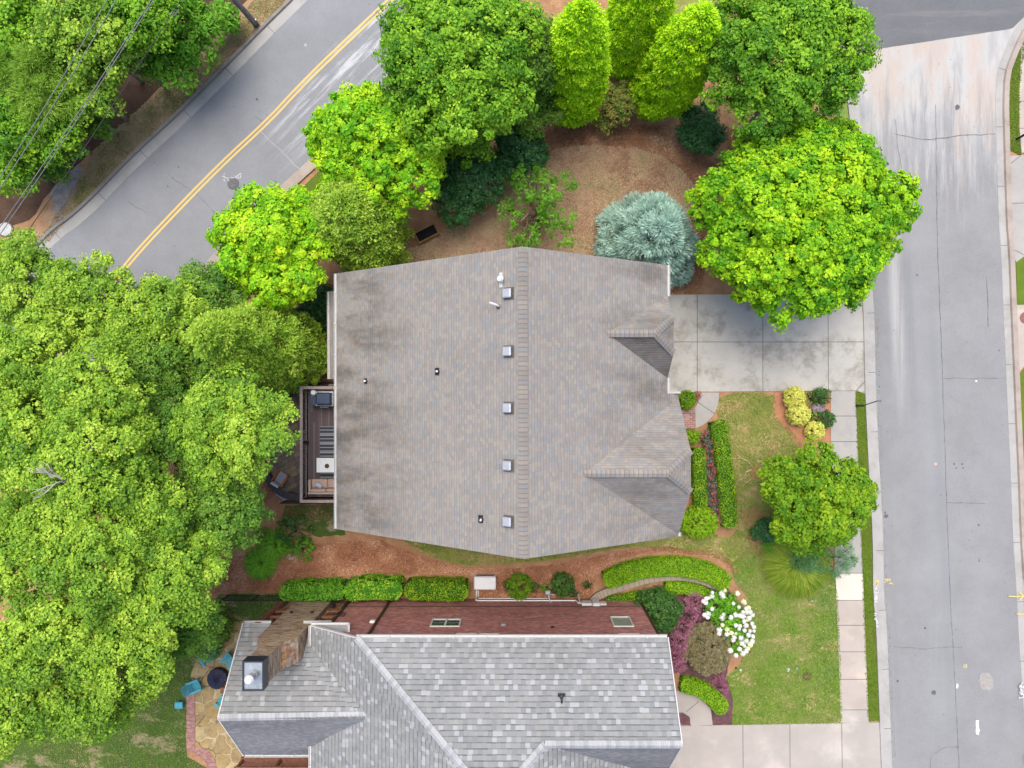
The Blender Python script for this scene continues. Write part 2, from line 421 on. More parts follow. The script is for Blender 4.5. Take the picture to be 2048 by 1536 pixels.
M['verge'] = ground_mat('verge_soil', [(.2, .11, .065), (.32, .19, .11), (.39, .28, .17)], 1.0, 14)
M['gravel'] = ground_mat('gravel', [(.13, .11, .1), (.25, .22, .2), (.4, .36, .33)], 3, 30)
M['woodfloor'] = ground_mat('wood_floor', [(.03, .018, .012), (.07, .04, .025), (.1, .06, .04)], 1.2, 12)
def lawn_mat(name, g, d, tan, tamt, bluish=None):
    m, nt, b = new_mat(name); p = pos(nt)
    f = mt(nt, 'ADD', mt(nt, 'MULTIPLY', noise(nt, p, .8, 5, .6), .65), mt(nt, 'MULTIPLY', noise(nt, p, 18, 3, .7), .35))
    c = ramp(nt, f, [(.32, d), (.55, g), (.72, tuple(x * 1.3 for x in g))])
    t = noise(nt, scalev(nt, p, (.7, 1.1, 1)), .75, 6, .72); c = mix(nt, mt(nt, 'MULTIPLY', sstep(nt, t, .6 - tamt, .7 - tamt), .85), c, tan)
    if bluish: c = mix(nt, mt(nt, 'MULTIPLY', sstep(nt, noise(nt, scalev(nt, p, (.5, .5, 1)), .6, 3), .56, .7), .6), c, bluish)
    nt.links.new(c, b.inputs['Base Color']); b.inputs['Roughness'].default_value = .95
    bump(nt, b, noise(nt, p, 30, 3, .7), .5, .04); return m
M['lawn'] = lawn_mat('lawn', (0.221, 0.240, 0.058), (0.156, 0.182, 0.039), (0.403, 0.299, 0.143), .12)
M['lawn2'] = lawn_mat('neighbour_lawn', (0.175, 0.250, 0.044), (0.125, 0.200, 0.031), (0.450, 0.338, 0.175), .075, (.11, .19, .07))
M['stripgrass'] = lawn_mat('strip_grass', (.1, .155, .014), (.075, .12, .012), (.16, .15, .05), -.04)
M['rearlawn'] = lawn_mat('rear_lawn', (.06, .1, .018), (.035, .07, .012), (.27, .21, .13), .08)

def asphalt(name, base, warm=0):
    m, nt, b = new_mat(name); p = pos(nt); PX, PY = pxy(nt)
    big = noise(nt, p, .35, 8, .72); fine = noise(nt, p, 26, 4, .85)
    c = ramp(nt, big, [(.3, tuple(x * .86 for x in base)), (.7, tuple(x * 1.08 for x in base))])
    c = mix(nt, .8, c, ramp(nt, fine, [(.3, .5), (.48, .9), (.7, 1.0)]), 'MULTIPLY')
    return m, nt, b, c, p, PX, PY
m, nt, b, c, p, PX, PY = asphalt('street_asphalt', (.245, .247, .25))
# worn tracks along the street
xs = mt(nt, 'SUBTRACT', PX, mt(nt, 'MULTIPLY', mt(nt, 'SUBTRACT', PY, 600), .05))
sn = noise(nt, scalev(nt, p, (3.2, .12, 1)), 1.0, 5, .7)
for x0, wd, st, col, y0, y1 in ((1818, 9, .75, (.18, .185, .2), 480, 860), (1861, 8, .65, (.19, .195, .21), 640, 1400), (1838, 22, .35, (.24, .245, .26), 200, 1500),
                                (1757, 7, .6, (.2, .2, .2), 600, 1500), (1792, 13, .75, (0.384, 0.380, 0.368), 330, 800), (1870, 16, .3, (.22, .23, .24), 150, 1500)):
    g = mt(nt, 'SUBTRACT', 1, sstep(nt, mt(nt, 'ABSOLUTE', mt(nt, 'SUBTRACT', xs, x0)), 0, wd * 1.6))
    yy = mt(nt, 'MULTIPLY', sstep(nt, PY, y0 - 60, y0 + 60), mt(nt, 'SUBTRACT', 1, sstep(nt, PY, y1 - 150, y1 + 100)))
    f = mt(nt, 'MULTIPLY', mt(nt, 'MULTIPLY', g, yy), mt(nt, 'MULTIPLY', sstep(nt, sn, .3, .62), st)); c = mix(nt, f, c, col)
# pale dusty apron of dried clay near the junction
ap = mt(nt, 'SUBTRACT', 1, sstep(nt, mt(nt, 'ADD', PY, mt(nt, 'MULTIPLY', mt(nt, 'SUBTRACT', noise(nt, scalev(nt, p, (1.6, .14, 1)), 1, 6, .75), .5), 900)), 120, 430))
pale = ramp(nt, noise(nt, scalev(nt, p, (.6, .2, 1)), .8, 5, .6), [(.3, (.27, .27, .27)), (.45, (.39, .385, .37)), (.57, (.4, .34, .295)), (.66, (.35, .34, .325))])
c = mix(nt, mt(nt, 'MULTIPLY', ap, .95), c, pale)
tr_ = noise(nt, scalev(nt, p, (2.2, .1, 1)), 1.3, 5, .75); c = mix(nt, mt(nt, 'MULTIPLY', mt(nt, 'MULTIPLY', sstep(nt, tr_, .56, .68), mt(nt, 'SUBTRACT', 1, sstep(nt, PY, 300, 480))), mt(nt, 'MULTIPLY', sstep(nt, PY, 90, 230), .75)), c, (.22, .22, .23))
spk = noise(nt, p, 7, 1, .5); c = mix(nt, mt(nt, 'MULTIPLY', sstep(nt, spk, .76, .79), .8), c, (.06, .06, .06))
nt.links.new(c, b.inputs['Base Color']); b.inputs['Roughness'].default_value = .9; bump(nt, b, noise(nt, p, 60, 2), .25, .01); M['street'] = m
m, nt, b, c, p, PX, PY = asphalt('avenue_asphalt', (0.237, 0.245, 0.258))
# streaks along the diagonal
dd = mt(nt, 'ADD', PX, PY); ee = mt(nt, 'SUBTRACT', PX, PY)
sv = nd(nt, 'ShaderNodeCombineXYZ', {0: mt(nt, 'MULTIPLY', dd, .05), 1: mt(nt, 'MULTIPLY', ee, .004)}).outputs[0]
s1 = noise(nt, sv, 1.0, 6, .75)
f = mt(nt, 'MULTIPLY', sstep(nt, s1, .48, .66), mt(nt, 'MULTIPLY', sstep(nt, ee, 150, 520), sstep(nt, dd, 740, 800)))
c = mix(nt, mt(nt, 'MULTIPLY', f, .85), c, (.5, .51, .53))
spk = noise(nt, p, 5, 1, .5); c = mix(nt, mt(nt, 'MULTIPLY', sstep(nt, spk, .77, .79), .8), c, (.07, .07, .075))
nt.links.new(c, b.inputs['Base Color']); b.inputs['Roughness'].default_value = .9; bump(nt, b, noise(nt, p, 60, 2), .25, .01); M['avenue'] = m
m, nt, b, c, p, PX, PY = asphalt('fresh_asphalt', (.135, .14, .148))
s1 = noise(nt, scalev(nt, p, (.12, 1.2, 1)), 1.0, 5, .6); c = mix(nt, mt(nt, 'MULTIPLY', sstep(nt, s1, .5, .7), .4), c, (.21, .2, .19))
nt.links.new(c, b.inputs['Base Color']); b.inputs['Roughness'].default_value = .8; M['fresh'] = m

def concrete(name, base, dark, amt=.6, tint=None, slab=None):
    m, nt, b = new_mat(name); p = pos(nt)
    c = ramp(nt, noise(nt, p, .5, 5, .6), [(.3, tuple(x * .88 for x in base)), (.7, tuple(x * 1.06 for x in base))])
    st = noise(nt, p, .6, 9, .74); c = mix(nt, mt(nt, 'MULTIPLY', sstep(nt, st, .46, .66), amt), c, dark)
    if tint: c = mix(nt, mt(nt, 'MULTIPLY', sstep(nt, noise(nt, scalev(nt, p, (.7, .7, 1)), .7, 4, .6), .52, .72), .6), c, tint)
    c = mix(nt, .6, c, ramp(nt, noise(nt, p, 40, 3, .8), [(.3, .78), (.6, 1.0)]), 'MULTIPLY')
    nt.links.new(c, b.inputs['Base Color']); b.inputs['Roughness'].default_value = .9; bump(nt, b, noise(nt, p, 50, 2), .2, .01); return m
M['drive'] = concrete('drive_concrete', (.405, .39, .355), (.22, .21, .17), .8)
M['walk'] = concrete('walk_concrete', (.345, .33, .305), (.26, .26, .25), .6)
M['walk_warm'] = concrete('warm_concrete', (0.395, 0.344, 0.302), (.33, .28, .24), .5, (.52, .44, .35))
M['walk_new'] = concrete('new_concrete', (0.571, 0.512, 0.437), (.6, .54, .46), .3)
M['drive2'] = concrete('neighbour_drive_concrete', (0.370, 0.336, 0.302), (.32, .3, .27), .5, (.5, .46, .4))
M['kerb'] = concrete('kerb_concrete', (0.353, 0.344, 0.328), (.27, .26, .24), .7)
M['kerb_warm'] = concrete('kerb_warm_concrete', (0.353, 0.302, 0.260), (.24, .19, .16), .7)
M['kerb_dark'] = concrete('kerb_stained', (.24, .22, .2), (.13, .11, .1), .8)
M['joint'] = plain('joint_dirt', (.07, .065, .06), .95)
M['crack'] = plain('crack_dirt', (.15, .15, .148), .95, vary=.4, sc=3)
def paint(name, col, under, wear=.5, sc=9):
    m, nt, b = new_mat(name); p = pos(nt); c = mix(nt, sstep(nt, noise(nt, p, sc, 5, .75), .62 - wear * .2, .8 - wear * .2), col, under)
    nt.links.new(c, b.inputs['Base Color']); b.inputs['Roughness'].default_value = .8; return m
M['yellow'] = paint('yellow_paint', (.62, .42, .13), (.4, .3, .16), .5)
M['whitepaint'] = paint('white_spray', (.55, .55, .55), (.34, .34, .35), .5, 14)
M['yellowspray'] = paint('yellow_spray', (.62, .48, .12), (.4, .38, .3), .6, 14)
M['bluespray'] = paint('blue_spray', (.25, .36, .42), (.42, .4, .37), 1.0, 8)
M['white'] = plain('white_trim', (.5, .5, .49), .5, vary=.05)
M['offwhite'] = plain('offwhite_metal', (.62, .62, .6), .45, vary=.06)
M['greymetal'] = plain('grey_metal', (.36, .37, .39), .4, .5, .5, .1)
M['blackmetal'] = plain('black_metal', (.018, .018, .02), .5)
M['brownwood'] = plain('red_brown_timber', (.2, .085, .05), .7, vary=.25)
M['darkbrown'] = plain('dark_brown_metal', (.035, .022, .018), .5)
M['grille'] = plain('vent_dark', (.02, .02, .02), .7)

# ================================================================== ground and streets
ground = sheet('ground', [(-160, -160), (160, -160), (160, 160), (-160, 160)], 0, M['mulch'])
J = random.Random(4)
# --- the diagonal avenue (upper left)
AL = [(-160, 860), (-60, 720), (20, 600), (102, 491), (176, 439), (281, 328), (360, 258), (439, 179), (480, 138), (540, 76), (600, 17), (720, -104), (900, -290), (1200, -600)]
AR = [(1500, -480), (1120, -170), (1000, -60), (880, 55), (780, 155), (700, 238), (635, 305), (567, 366), (480, 447), (410, 526), (330, 640), (250, 760), (150, 920)]
AL_s = smooth_poly(AL, 2, False); AR_s = smooth_poly(AR, 2, False)
avenue = sheet('avenue_road', P2(AL_s + AR_s), .012, M['avenue'])
YL = smooth_poly([(60, 800), (150, 672), (234, 555), (264, 517), (322, 453), (440, 331), (536, 243), (600, 173), (690, 85), (781, 0), (900, -115), (1100, -310)], 2, False)
for d in (-.115, .115):
    V, Fc = ribbon(offset_path(P2(YL), d), .12, .017); mesh_obj('yellow_line', V, Fc, M['yellow'], avenue)
for a, b_ in (((520, 262), (598, 337)), ((342, 354), (396, 391)), ((398, 393), (435, 430)), ((255, 404), (300, 430)), ((512, 233), (536, 252))):
    pts = [(a[0] + (b_[0] - a[0]) * t / 8 + J.uniform(-1.5, 1.5), a[1] + (b_[1] - a[1]) * t / 8 + J.uniform(-1.5, 1.5)) for t in range(9)]
    V, Fc = ribbon(P2(pts), .035, .016); mesh_obj('road_crack', V, Fc, M['crack'] if a[0] != 520 else plain('pale_seam', (.36, .36, .36), .9), avenue)
def kerb(name, path, side, light, dark, wg=.5, wk=.18, hk=.13, label=None):
    """gutter pan + raised kerb; side=+1: kerb lies to the left of the path"""
    e = bpy.data.objects.new(name, None); C.objects.link(e); e['kind'] = 'structure'
    if label: e['label'] = label
    s = side
    pr = [(0, .014), (s * .03, .03), (s * wg, .02)]
    if s > 0: pr = pr[::-1]
    sweep('gutter_pan', path, pr, light, e)
    pr = [(s * wg, .018), (s * (wg + .05), hk), (s * (wg + wk), hk), (s * (wg + wk + .01), -.02)]
    if s > 0: pr = pr[::-1]
    sweep('kerb_stone', path, pr, dark, e)
    L = 0; last = Vector(path[0]); mb = MB()
    for i in range(1, len(path)):
        a, b_ = Vector(path[i - 1]), Vector(path[i]); seg = (b_ - a).length; d = (b_ - a).normalized(); q = Vector((-d.y, d.x)) * s
        t = 3.6 - L
        while t < seg:
            c0 = a + d * t; c1 = c0 + q * wg
            mb.add([(c0.x - d.x * .012, c0.y - d.y * .012, .034), (c0.x + d.x * .012, c0.y + d.y * .012, .034), (c1.x + d.x * .012, c1.y + d.y * .012, .027), (c1.x - d.x * .012, c1.y - d.y * .012, .027)], [(0, 1, 2, 3)])
            t += 3.6
        L = (seg - (t - 3.6)) if seg >= 3.6 - L else L + seg
    if mb.V: mb.build('kerb_joint', M['joint'], e)
    return e
kerb('avenue_kerb', P2(AL_s), 1, M['kerb'], M['kerb_dark'], .62, .22, .14, 'weathered pale kerb along the wooded side of the diagonal road')
kerb('avenue_kerb', P2(AR_s), 1, M['kerb_warm'], M['kerb_warm'], .45, .2, .13, 'tan kerb along the garden side of the diagonal road')
# --- the side street (right)
SL = [(1560, -160), (1640, -70), (1690, 20), (1708, 110), (1716, 190), (1722, 249), (1734, 420), (1747, 602), (1750, 678), (1750.6, 750), (1755.6, 867), (1761.5, 984), (1767, 1072), (1768, 1200), (1773, 1236), (1779, 1383), (1784, 1530), (1795, 1760), (1806, 2100)]
SR = [(2330, -190), (2180, -75), (2090, 0), (2048, 32), (2025, 65), (2005, 111), (1993, 146), (1990, 205), (1991.5, 264), (1994, 351), (1997, 450), (2001.7, 502), (2006, 617), (2010.6, 722), (2016, 850), (2021, 955), (2025, 1072), (2031, 1160), (2034, 1207), (2038, 1295), (2047, 1412), (2054, 1536), (2064, 1760), (2078, 2100)]
SLs = smooth_poly(SL, 1, False); SRs = smooth_poly(SR, 1, False)
street = sheet('street_road', P2(SLs + SRs[::-1]), .008, M['street'])
fr = rough_poly(P2([(1560, -260), (2400, -260), (2200, -78), (2095, 0), (2050, 32), (2026, 56)] + [(2020 - 310 * t / 12, 58 + 47 * t / 12) for t in range(13)] + [(1690, 0), (1600, -120)]), .008, .3, 3)
sheet('junction_road', fr, .013, M['fresh'])
kerb('street_kerb', P2(SLs), -1, M['kerb'], M['kerb'], .42, .28, .12, 'pale kerb along the house side of the side street')
kerb('street_kerb', P2(SRs), 1, M['kerb'], M['kerb_warm'], .42, .34, .13, 'rust stained kerb along the far side of the side street')
def crack(pts, wd, mat, name='road_crack', par=None, z=.016, amp=1.2):
    q = []
    for i in range(len(pts) - 1):
        (x0, y0), (x1, y1) = pts[i], pts[i + 1]; k = max(2, int(math.hypot(x1 - x0, y1 - y0) / 14))
        for t in range(k): q.append((x0 + (x1 - x0) * t / k + J.uniform(-amp, amp), y0 + (y1 - y0) * t / k + J.uniform(-amp, amp)))
    q.append(pts[-1]); V, Fc = ribbon(P2(q), [wd * J.uniform(.5, 1.2) for _ in q], z); return mesh_obj(name, V, Fc, mat, par)
crack([(1871, 210), (1874, 450), (1877, 560), (1882, 680), (1888, 850), (1893, 1010), (1900, 1190), (1908, 1330), (1918, 1540)], .035, M['crack'], par=street, amp=.6)
crack([(1790, 268), (1850, 280), (1920, 272), (1990, 268)], .045, M['crack'], par=street)
crack([(1972, 554), (1975, 600), (1976, 655)], .035, M['crack'], par=street, amp=.8)
crack([(1788, 1293), (1850, 1298), (1900, 1293), (1925, 1294)], .03, M['crack'], par=street)
crack([(1893, 1005), (1970, 1007)], .03, M['crack'], par=street)
crack([(1860, 1536), (1862, 1510), (1890, 1494), (1917, 1494)], .035, M['crack'], par=street)
crack([(1885, 756), (2010, 757)], .025, M['crack'], par=street)
crack([(1790, 240), (1796, 300), (1808, 360), (1822, 420)], .03, M['crack'], par=street, amp=1)
def blot(name, px, py, r, mat, par=None, z=.017, seed=0, sy=1, label=None):
    rs = np.random.RandomState(seed + int(px)); c = W(px, py); n = 18
    pts = [(c.x + r * math.cos(6.283 * i / n) * (.75 + .4 * rs.rand()), c.y + sy * r * math.sin(6.283 * i / n) * (.75 + .4 * rs.rand())) for i in range(n)]
    return sheet(name, pts, z, mat, par, None)
def scribble(px, py, w_, h_, n, mat, par, seed=0, z=.02, wd=.04, j=4):
    r = random.Random(seed); V = []; Fc = []
    for i in range(n):
        x, y = px + r.uniform(-w_, w_), py + r.uniform(-h_, h_); pts = [(x, y)]
        for k in range(3): x += r.uniform(-j, j); y += r.uniform(-j, j); pts.append((x, y))
        v, f = ribbon(P2(pts), wd, z + i * .0002); b0 = len(V); V += v; Fc += [tuple(q + b0 for q in g) for g in f]
    return mesh_obj('paint_mark', V, Fc, mat, par)
dark = plain('tar_patch', (.1, .1, .11), .9)
o = MB().cyl(W(467, 368), .36, .013, .02, 28).build('manhole_cover', plain('iron_cover', (.11, .11, .12), .7, vary=.3, sc=12), avenue)
scribble(452, 356, 6, 8, 14, M['whitepaint'], avenue, 1, .02, .025, 2.5); scribble(474, 352, 9, 4, 14, M['whitepaint'], avenue, 2, .02, .025, 2.5)
blot('paint_mark', 611, 90, .1, plain('pale_scuff', (.33, .335, .34), .9), avenue); blot('tar_patch', 514, 199, .09, dark, avenue); blot('tar_patch', 336, 373, .05, dark, avenue); blot('tar_patch', 357, 334, .05, dark, avenue)
for x, y, r in ((1772, 1032, .13), (1770, 1025, .06), (1850, 1256, .07), (1867, 1385, .15), (1795, 1362, .07), (1908, 928, .06), (1924, 928, .06), (1912, 936, .05), (1926, 936, .05), (1957, 1050, .07), (1958, 1122, .05), (1914, 215, .16), (1834, 550, .06), (1998, 701, .05), (1958, 1118, .04)):
    blot('tar_patch', x, y, r, dark, street)
wp = sheet('paint_mark', rough_poly(P2([(1951, 1440), (1957, 1440), (1958, 1456), (1960, 1460), (1957, 1471), (1952, 1468), (1951, 1455)]), .03, .12, 5), .018, M['whitepaint'], street, None)
blot('paint_mark', 1914, 1372, .08, M['whitepaint'], street, sy=2); blot('paint_mark', 1952, 762, .07, M['whitepaint'], street)
blot('paint_mark', 1930, 1332, .14, plain('faded_yellow', (.36, .32, .2), .9, vary=.3), street); scribble(1775, 1164, 5, 4, 7, M['yellowspray'], street, 4); blot('clay_stain', 1972, 1362, .5, plain('clay', (.29, .27, .25), .9), street, sy=1.2); blot('clay_stain', 1871, 928, .1, plain('clay2', (.45, .33, .27), .9), street)
marks = bpy.data.objects.new('kerb_paint', None); C.objects.link(marks); marks['kind'] = 'structure'
scribble(1750, 1188, 2.5, 16, 26, M['whitepaint'], marks, 6, .135, .04, 2.2); scribble(1751, 1240, 1.2, 15, 18, M['whitepaint'], marks, 7, .135, .045, 1.8)
scribble(2040, 1378, 3, 17, 24, M['whitepaint'], marks, 8, .138, .045, 2.5); scribble(1755, 1164, 6, .6, 6, M['yellowspray'], marks, 9, .135, .05)
for (a, b_) in (((2014, 1191), (2047, 1190)), ((2030, 1226), (2048, 1226))):
    V, Fc = ribbon(P2([a, ((a[0] + b_[0]) / 2, a[1] + 1), b_]), .06, .14); mesh_obj('paint_mark', V, Fc, M['yellowspray'], marks)
V, Fc = ribbon(P2([(2036, 1184), (2045, 1190.5), (2036, 1197)]), .07, .1404); mesh_obj('paint_mark', V, Fc, M['yellowspray'], marks)

# --- paving
def slabs(name, poly, z, mat, joints, par=None, jw=.03, th=.05):
    mb = MB(); pp = P2(poly); mb.prism(pp, -.02, z); o = mb.build(name, mat, par)
    if par is None: o['kind'] = 'structure'
    mb = MB()
    for i, (a, b_) in enumerate(joints):
        A, B = W(*a), W(*b_); d = (B - A).normalized(); q = Vector((-d.y, d.x, 0)) * jw / 2; zz = z + .003 + i * .0003
        mb.add([(A - q)[:2] + (zz,), (B - q)[:2] + (zz,), (B + q)[:2] + (zz,), (A + q)[:2] + (zz,)] if False else [(A.x - q.x, A.y - q.y, zz), (B.x - q.x, B.y - q.y, zz), (B.x + q.x, B.y + q.y, zz), (A.x + q.x, A.y + q.y, zz)], [(0, 1, 2, 3)])
    if joints: mb.build('slab_joint', M['joint'], o)
    return o
slabs('driveway', [(1240, 590), (1727, 588), (1727, 598), (1728, 660), (1731, 760), (1732, 790), (1714, 781), (1337, 784), (1240, 784)], .06, M['drive'],
      [((1394, 590), (1394, 783)), ((1525, 590), (1525, 782)), ((1655, 590), (1656, 782)), ((1262, 684), (1729, 684)), ((1712, 781), (1730, 761)), ((1730, 605), (1731, 790))])
slabs('garden_path', [(1392, 785), (1437, 785), (1437, 800), (1433, 817), (1425, 832), (1414, 844), (1402, 852), (1390, 857), (1388, 857), (1387, 820), (1396, 804)], .055, M['walk'], [((1396, 805), (1430, 828)), ((1389.5, 818), (1390, 856))])
for i, (y0, y1, mt_, z) in enumerate(((782, 832, 'walk', .05), (832, 883, 'walk', .052), (883, 960, 'walk', .05), (960, 1146, 'walk', .05), (1146, 1200, 'walk_new', .052), (1200, 1250, 'walk_warm', .05), (1250, 1303, 'walk_warm', .052), (1303, 1358, 'walk_warm', .05), (1358, 1419, 'walk_warm', .052), (1419, 1445, 'drive2', .05))):
    def wx(y): return 1661 + max(0, y - 880) * .0355 , 1710 + (y - 782) * .0405
    a, b_ = wx(y0), wx(y1)
    slabs('pavement', [(a[0], y0), (a[1], y0), (b_[1], y1), (b_[0], y1)], z, M[mt_], [((a[0], y0), (a[1], y0))] if i else [])
slabs('neighbour_driveway', [(1300, 1452), (1480, 1449), (1758, 1444), (1762, 1540), (1770, 1760), (1300, 1760)], .062, M['drive2'],
      [((1485, 1449), (1487, 1760)), ((1579, 1447), (1580, 1760)), ((1682.5, 1446), (1686, 1760)), ((1420, 1610), (1766, 1610))])
slabs('neighbour_path', [(1352, 1380), (1400, 1395), (1421, 1417), (1425, 1449), (1381, 1451), (1379, 1433), (1366, 1424), (1340, 1424), (1340, 1385)], .055, M['drive2'], [((1372, 1423), (1397, 1402)), ((1381, 1451), (1381, 1449))])
# far side of the street
E0 = lambda y: 2013 + (0 if y < 205 else (y - 205) * .032)
slabs('far_driveway', [(2017, 313), (2041, 311), (2120, 311), (2120, 512), (2048, 512), (2031, 525), (2024, 505), (2021, 450)], .06, M['walk'], [((2017, 330), (2040, 312)), ((2020, 407), (2100, 406)), ((2024, 498), (2046, 510))])
slabs('far_pavement', [(2042, 60), (2160, 60), (2160, 306), (2042, 306), (2038, 260), (2037, 200), (2040, 130)], .05, M['walk_warm'], [((2038, 203), (2100, 203)), ((2038, 257), (2100, 257))])
slabs('far_driveway', [(2027, 610), (2130, 610), (2130, 725), (2048, 732), (2035, 746), (2029, 700)], .06, M['walk_warm'], [])
slabs('far_driveway', [(2040, 942), (2048, 938), (2150, 938), (2150, 1190), (2046, 1190)], .06, M['walk_new'], [((2041, 969), (2060, 958)), ((2044, 1047), (2100, 1047))])
# --- grass and planting beds
def strip_poly(l, r): return l + r[::-1]
kx = [(782, 1733), (850, 1735.5), (943, 1741), (1055, 1744.5), (1178, 1748), (1292, 1754), (1441, 1758)]
sheet('grass_strip', P2([(x, y) for y, x in kx] + [(1737, 1441), (1732, 1340), (1726, 1180), (1718, 980), (1710, 783)]), .045, M['stripgrass'])
sheet('grass_strip', P2([(2072, 30), (2048, 62), (2037, 100), (2017, 150), (2015, 205), (2017, 260), (2019, 300), (2041, 311), (2036, 255), (2037, 190), (2041, 130), (2060, 75), (2090, 40)]), .045, M['stripgrass'])
sheet('grass_strip', P2([(2031, 525), (2048, 512), (2110, 512), (2110, 610), (2033, 610)]), .045, M['stripgrass'])
sheet('grass_strip', P2([(2038, 750), (2048, 735), (2120, 735), (2120, 938), (2048, 938), (2043, 940)]), .045, M['stripgrass'])
sheet('grass_strip', P2([(2047, 1190), (2150, 1190), (2150, 1500), (2062, 1500)]), .045, M['stripgrass'])
LAWN = [(1440, 785), (1552, 785), (1548, 810), (1556, 838), (1580, 858), (1602, 880), (1662, 960), (1662, 1100), (1540, 1060), (1500, 1090), (1480, 1130), (1460, 1130), (1430, 1112), (1360, 1100), (1250, 1092), (1160, 1112), (1050, 1126), (930, 1132), (850, 1112), (780, 1060), (760, 1030), (1000, 1020), (1380, 1020), (1440, 1080), (1480, 1060), (1472, 1000), (1458, 900), (1446, 850), (1432, 830)]
lawn_p = rough_poly(P2(smooth_poly(LAWN, 1)), .05, .25, 7)
sheet('lawn', lawn_p, .012, M['lawn'])
LAWN2 = [(1500, 1090), (1540, 1080), (1600, 1120), (1662, 1140), (1668, 1146), (1676, 1200), (1684, 1446), (1464, 1449), (1466, 1400), (1452, 1352), (1480, 1330), (1500, 1260), (1490, 1190), (1468, 1160), (1460, 1130)]
lawn2_p = rough_poly(P2(LAWN2), .025, .3, 8); sheet('neighbour_lawn', lawn2_p, .016, M['lawn2'])
STRAW = [(1092, 310), (1120, 295), (1200, 290), (1290, 300), (1350, 325), (1385, 365), (1405, 400), (1395, 450), (1340, 500), (1200, 505), (1100, 540), (1000, 530), (850, 545), (790, 530), (800, 500), (850, 490), (905, 452), (950, 440), (1000, 400), (1010, 365), (1050, 340)]
straw_p = rough_poly(P2(smooth_poly(STRAW, 1)), .06, .25, 9); sheet('dry_lawn', straw_p, .01, M['straw'])
SOIL = [(430, 1150), (430, 1186), (575, 1184), (585, 1165), (640, 1160), (760, 1148), (945, 1150), (960, 1200), (1180, 1200), (1195, 1150), (1250, 1112), (1330, 1102), (1440, 1118), (1470, 1150), (1478, 1140), (1440, 1104), (1330, 1092), (1250, 1100), (1140, 1124), (1040, 1136), (930, 1136), (830, 1108), (760, 1080), (640, 1085), (540, 1100), (500, 1110), (440, 1120)]
soil_p = rough_poly(P2(SOIL), .05, .25, 10); sheet('bare_soil', soil_p, .02, M['soil'])
REAR = [(440, 1187), (578, 1186), (560, 1225), (530, 1246), (455, 1246), (430, 1300), (372, 1380), (372, 1512), (420, 1540), (430, 1760), (-40, 1760), (-300, 1760), (-300, 1440), (60, 1440), (250, 1400), (400, 1250)]
rear_p = rough_poly(P2(REAR), .05, .3, 11); sheet('rear_lawn', rear_p, .014, M['rearlawn'])
sheet('rear_lawn', rough_poly(P2([(570, 1010), (690, 1008), (690, 1070), (640, 1075), (600, 1060), (560, 1050)]), .06, .25, 12), .013, M['rearlawn'])
sheet('grass_verge', rough_poly(P2([(1260, -200), (1700, -200), (1640, -20), (1560, 30), (1340, 25), (1300, -10)]), .05, .3, 13), .012, M['lawn'])
sheet('grass_verge', rough_poly(P2([(1670, 215), (1693, 200), (1704, 252), (1716, 360), (1700, 380), (1686, 300), (1672, 250)]), .02, .3, 14), .013, M['lawn2'])
sheet('grass_verge', P2([(428, 560), (500, 476), (588, 392), (655, 325), (720, 262), (740, 285), (668, 352), (610, 410), (520, 500), (450, 580)]), .012, M['stripgrass'])
slabs('pavement', [(450, 580), (520, 500), (610, 410), (668, 352), (740, 285), (765, 315), (700, 380), (640, 432), (550, 530), (480, 610)], .04, M['walk'], [((668, 352), (700, 380)), ((610, 410), (640, 432))])
VERGE = [(-200, 960), (-60, 760), (80, 560), (130, 440), (205, 362), (290, 280), (400, 168), (460, 105), (580, -10), (700, -130), (640, -160), (500, -30), (440, 60), (300, 200), (200, 300), (110, 400), (60, 470), (0, 560), (-200, 760)]
VG = [(100, 480), (140, 440), (205, 368), (290, 285), (400, 175), (460, 112), (575, 0), (525, -30), (475, 50), (405, 118), (310, 190), (245, 245), (195, 300), (140, 385), (80, 480)]
sheet('bank', rough_poly(P2(VERGE), .06, .3, 15), .008, M['verge'])
vg_p = rough_poly(P2(VG), .12, .3, 16)
m, nt, b = new_mat('verge_grass'); p = pos(nt)
c = ramp(nt, noise(nt, p, .7, 6, .7), [(.36, (.15, .17, .05)), (.48, (.26, .22, .1)), (.58, (.42, .32, .21)), (.66, (.3, .18, .09))])
c = mix(nt, .6, c, ramp(nt, noise(nt, p, 22, 3, .7), [(.3, .6), (.7, 1.0)]), 'MULTIPLY'); nt.links.new(c, b.inputs['Base Color']); b.inputs['Roughness'].default_value = .95
M['vergegrass'] = m; sheet('bank_grass', vg_p, .011, m)
sheet('gravel_patch', rough_poly(P2([(98, 470), (110, 420), (100, 375), (140, 330), (165, 335), (150, 390), (120, 440), (90, 480), (60, 520)]), .1, .25, 17), .0135, M['gravel'])
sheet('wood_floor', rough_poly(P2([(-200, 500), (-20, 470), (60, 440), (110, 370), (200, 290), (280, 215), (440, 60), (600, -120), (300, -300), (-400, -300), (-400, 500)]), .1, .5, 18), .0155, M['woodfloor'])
sheet('root_zone', rough_poly(P2([(1494, 940), (1510, 930), (1530, 936), (1526, 955), (1506, 960), (1500, 950)]), .04, .12, 19), .02, M['soil'])
sheet('planting_bed', rough_poly(P2([(1550, 785), (1661, 783), (1664, 925), (1600, 900), (1570, 860), (1553, 840), (1545, 812)]), .03, .2, 20), .02, M['soil'])
sheet('planting_bed', rough_poly(P2([(1480, 1020), (1510, 1015), (1560, 1040), (1600, 1120), (1540, 1130), (1500, 1100)]), .04, .2, 21), .021, M['mulch'])
purple_floor = ground_mat('purple_mulch', [(.05, .02, .022), (.11, .055, .06), (.17, .1, .1)], 3, 24)
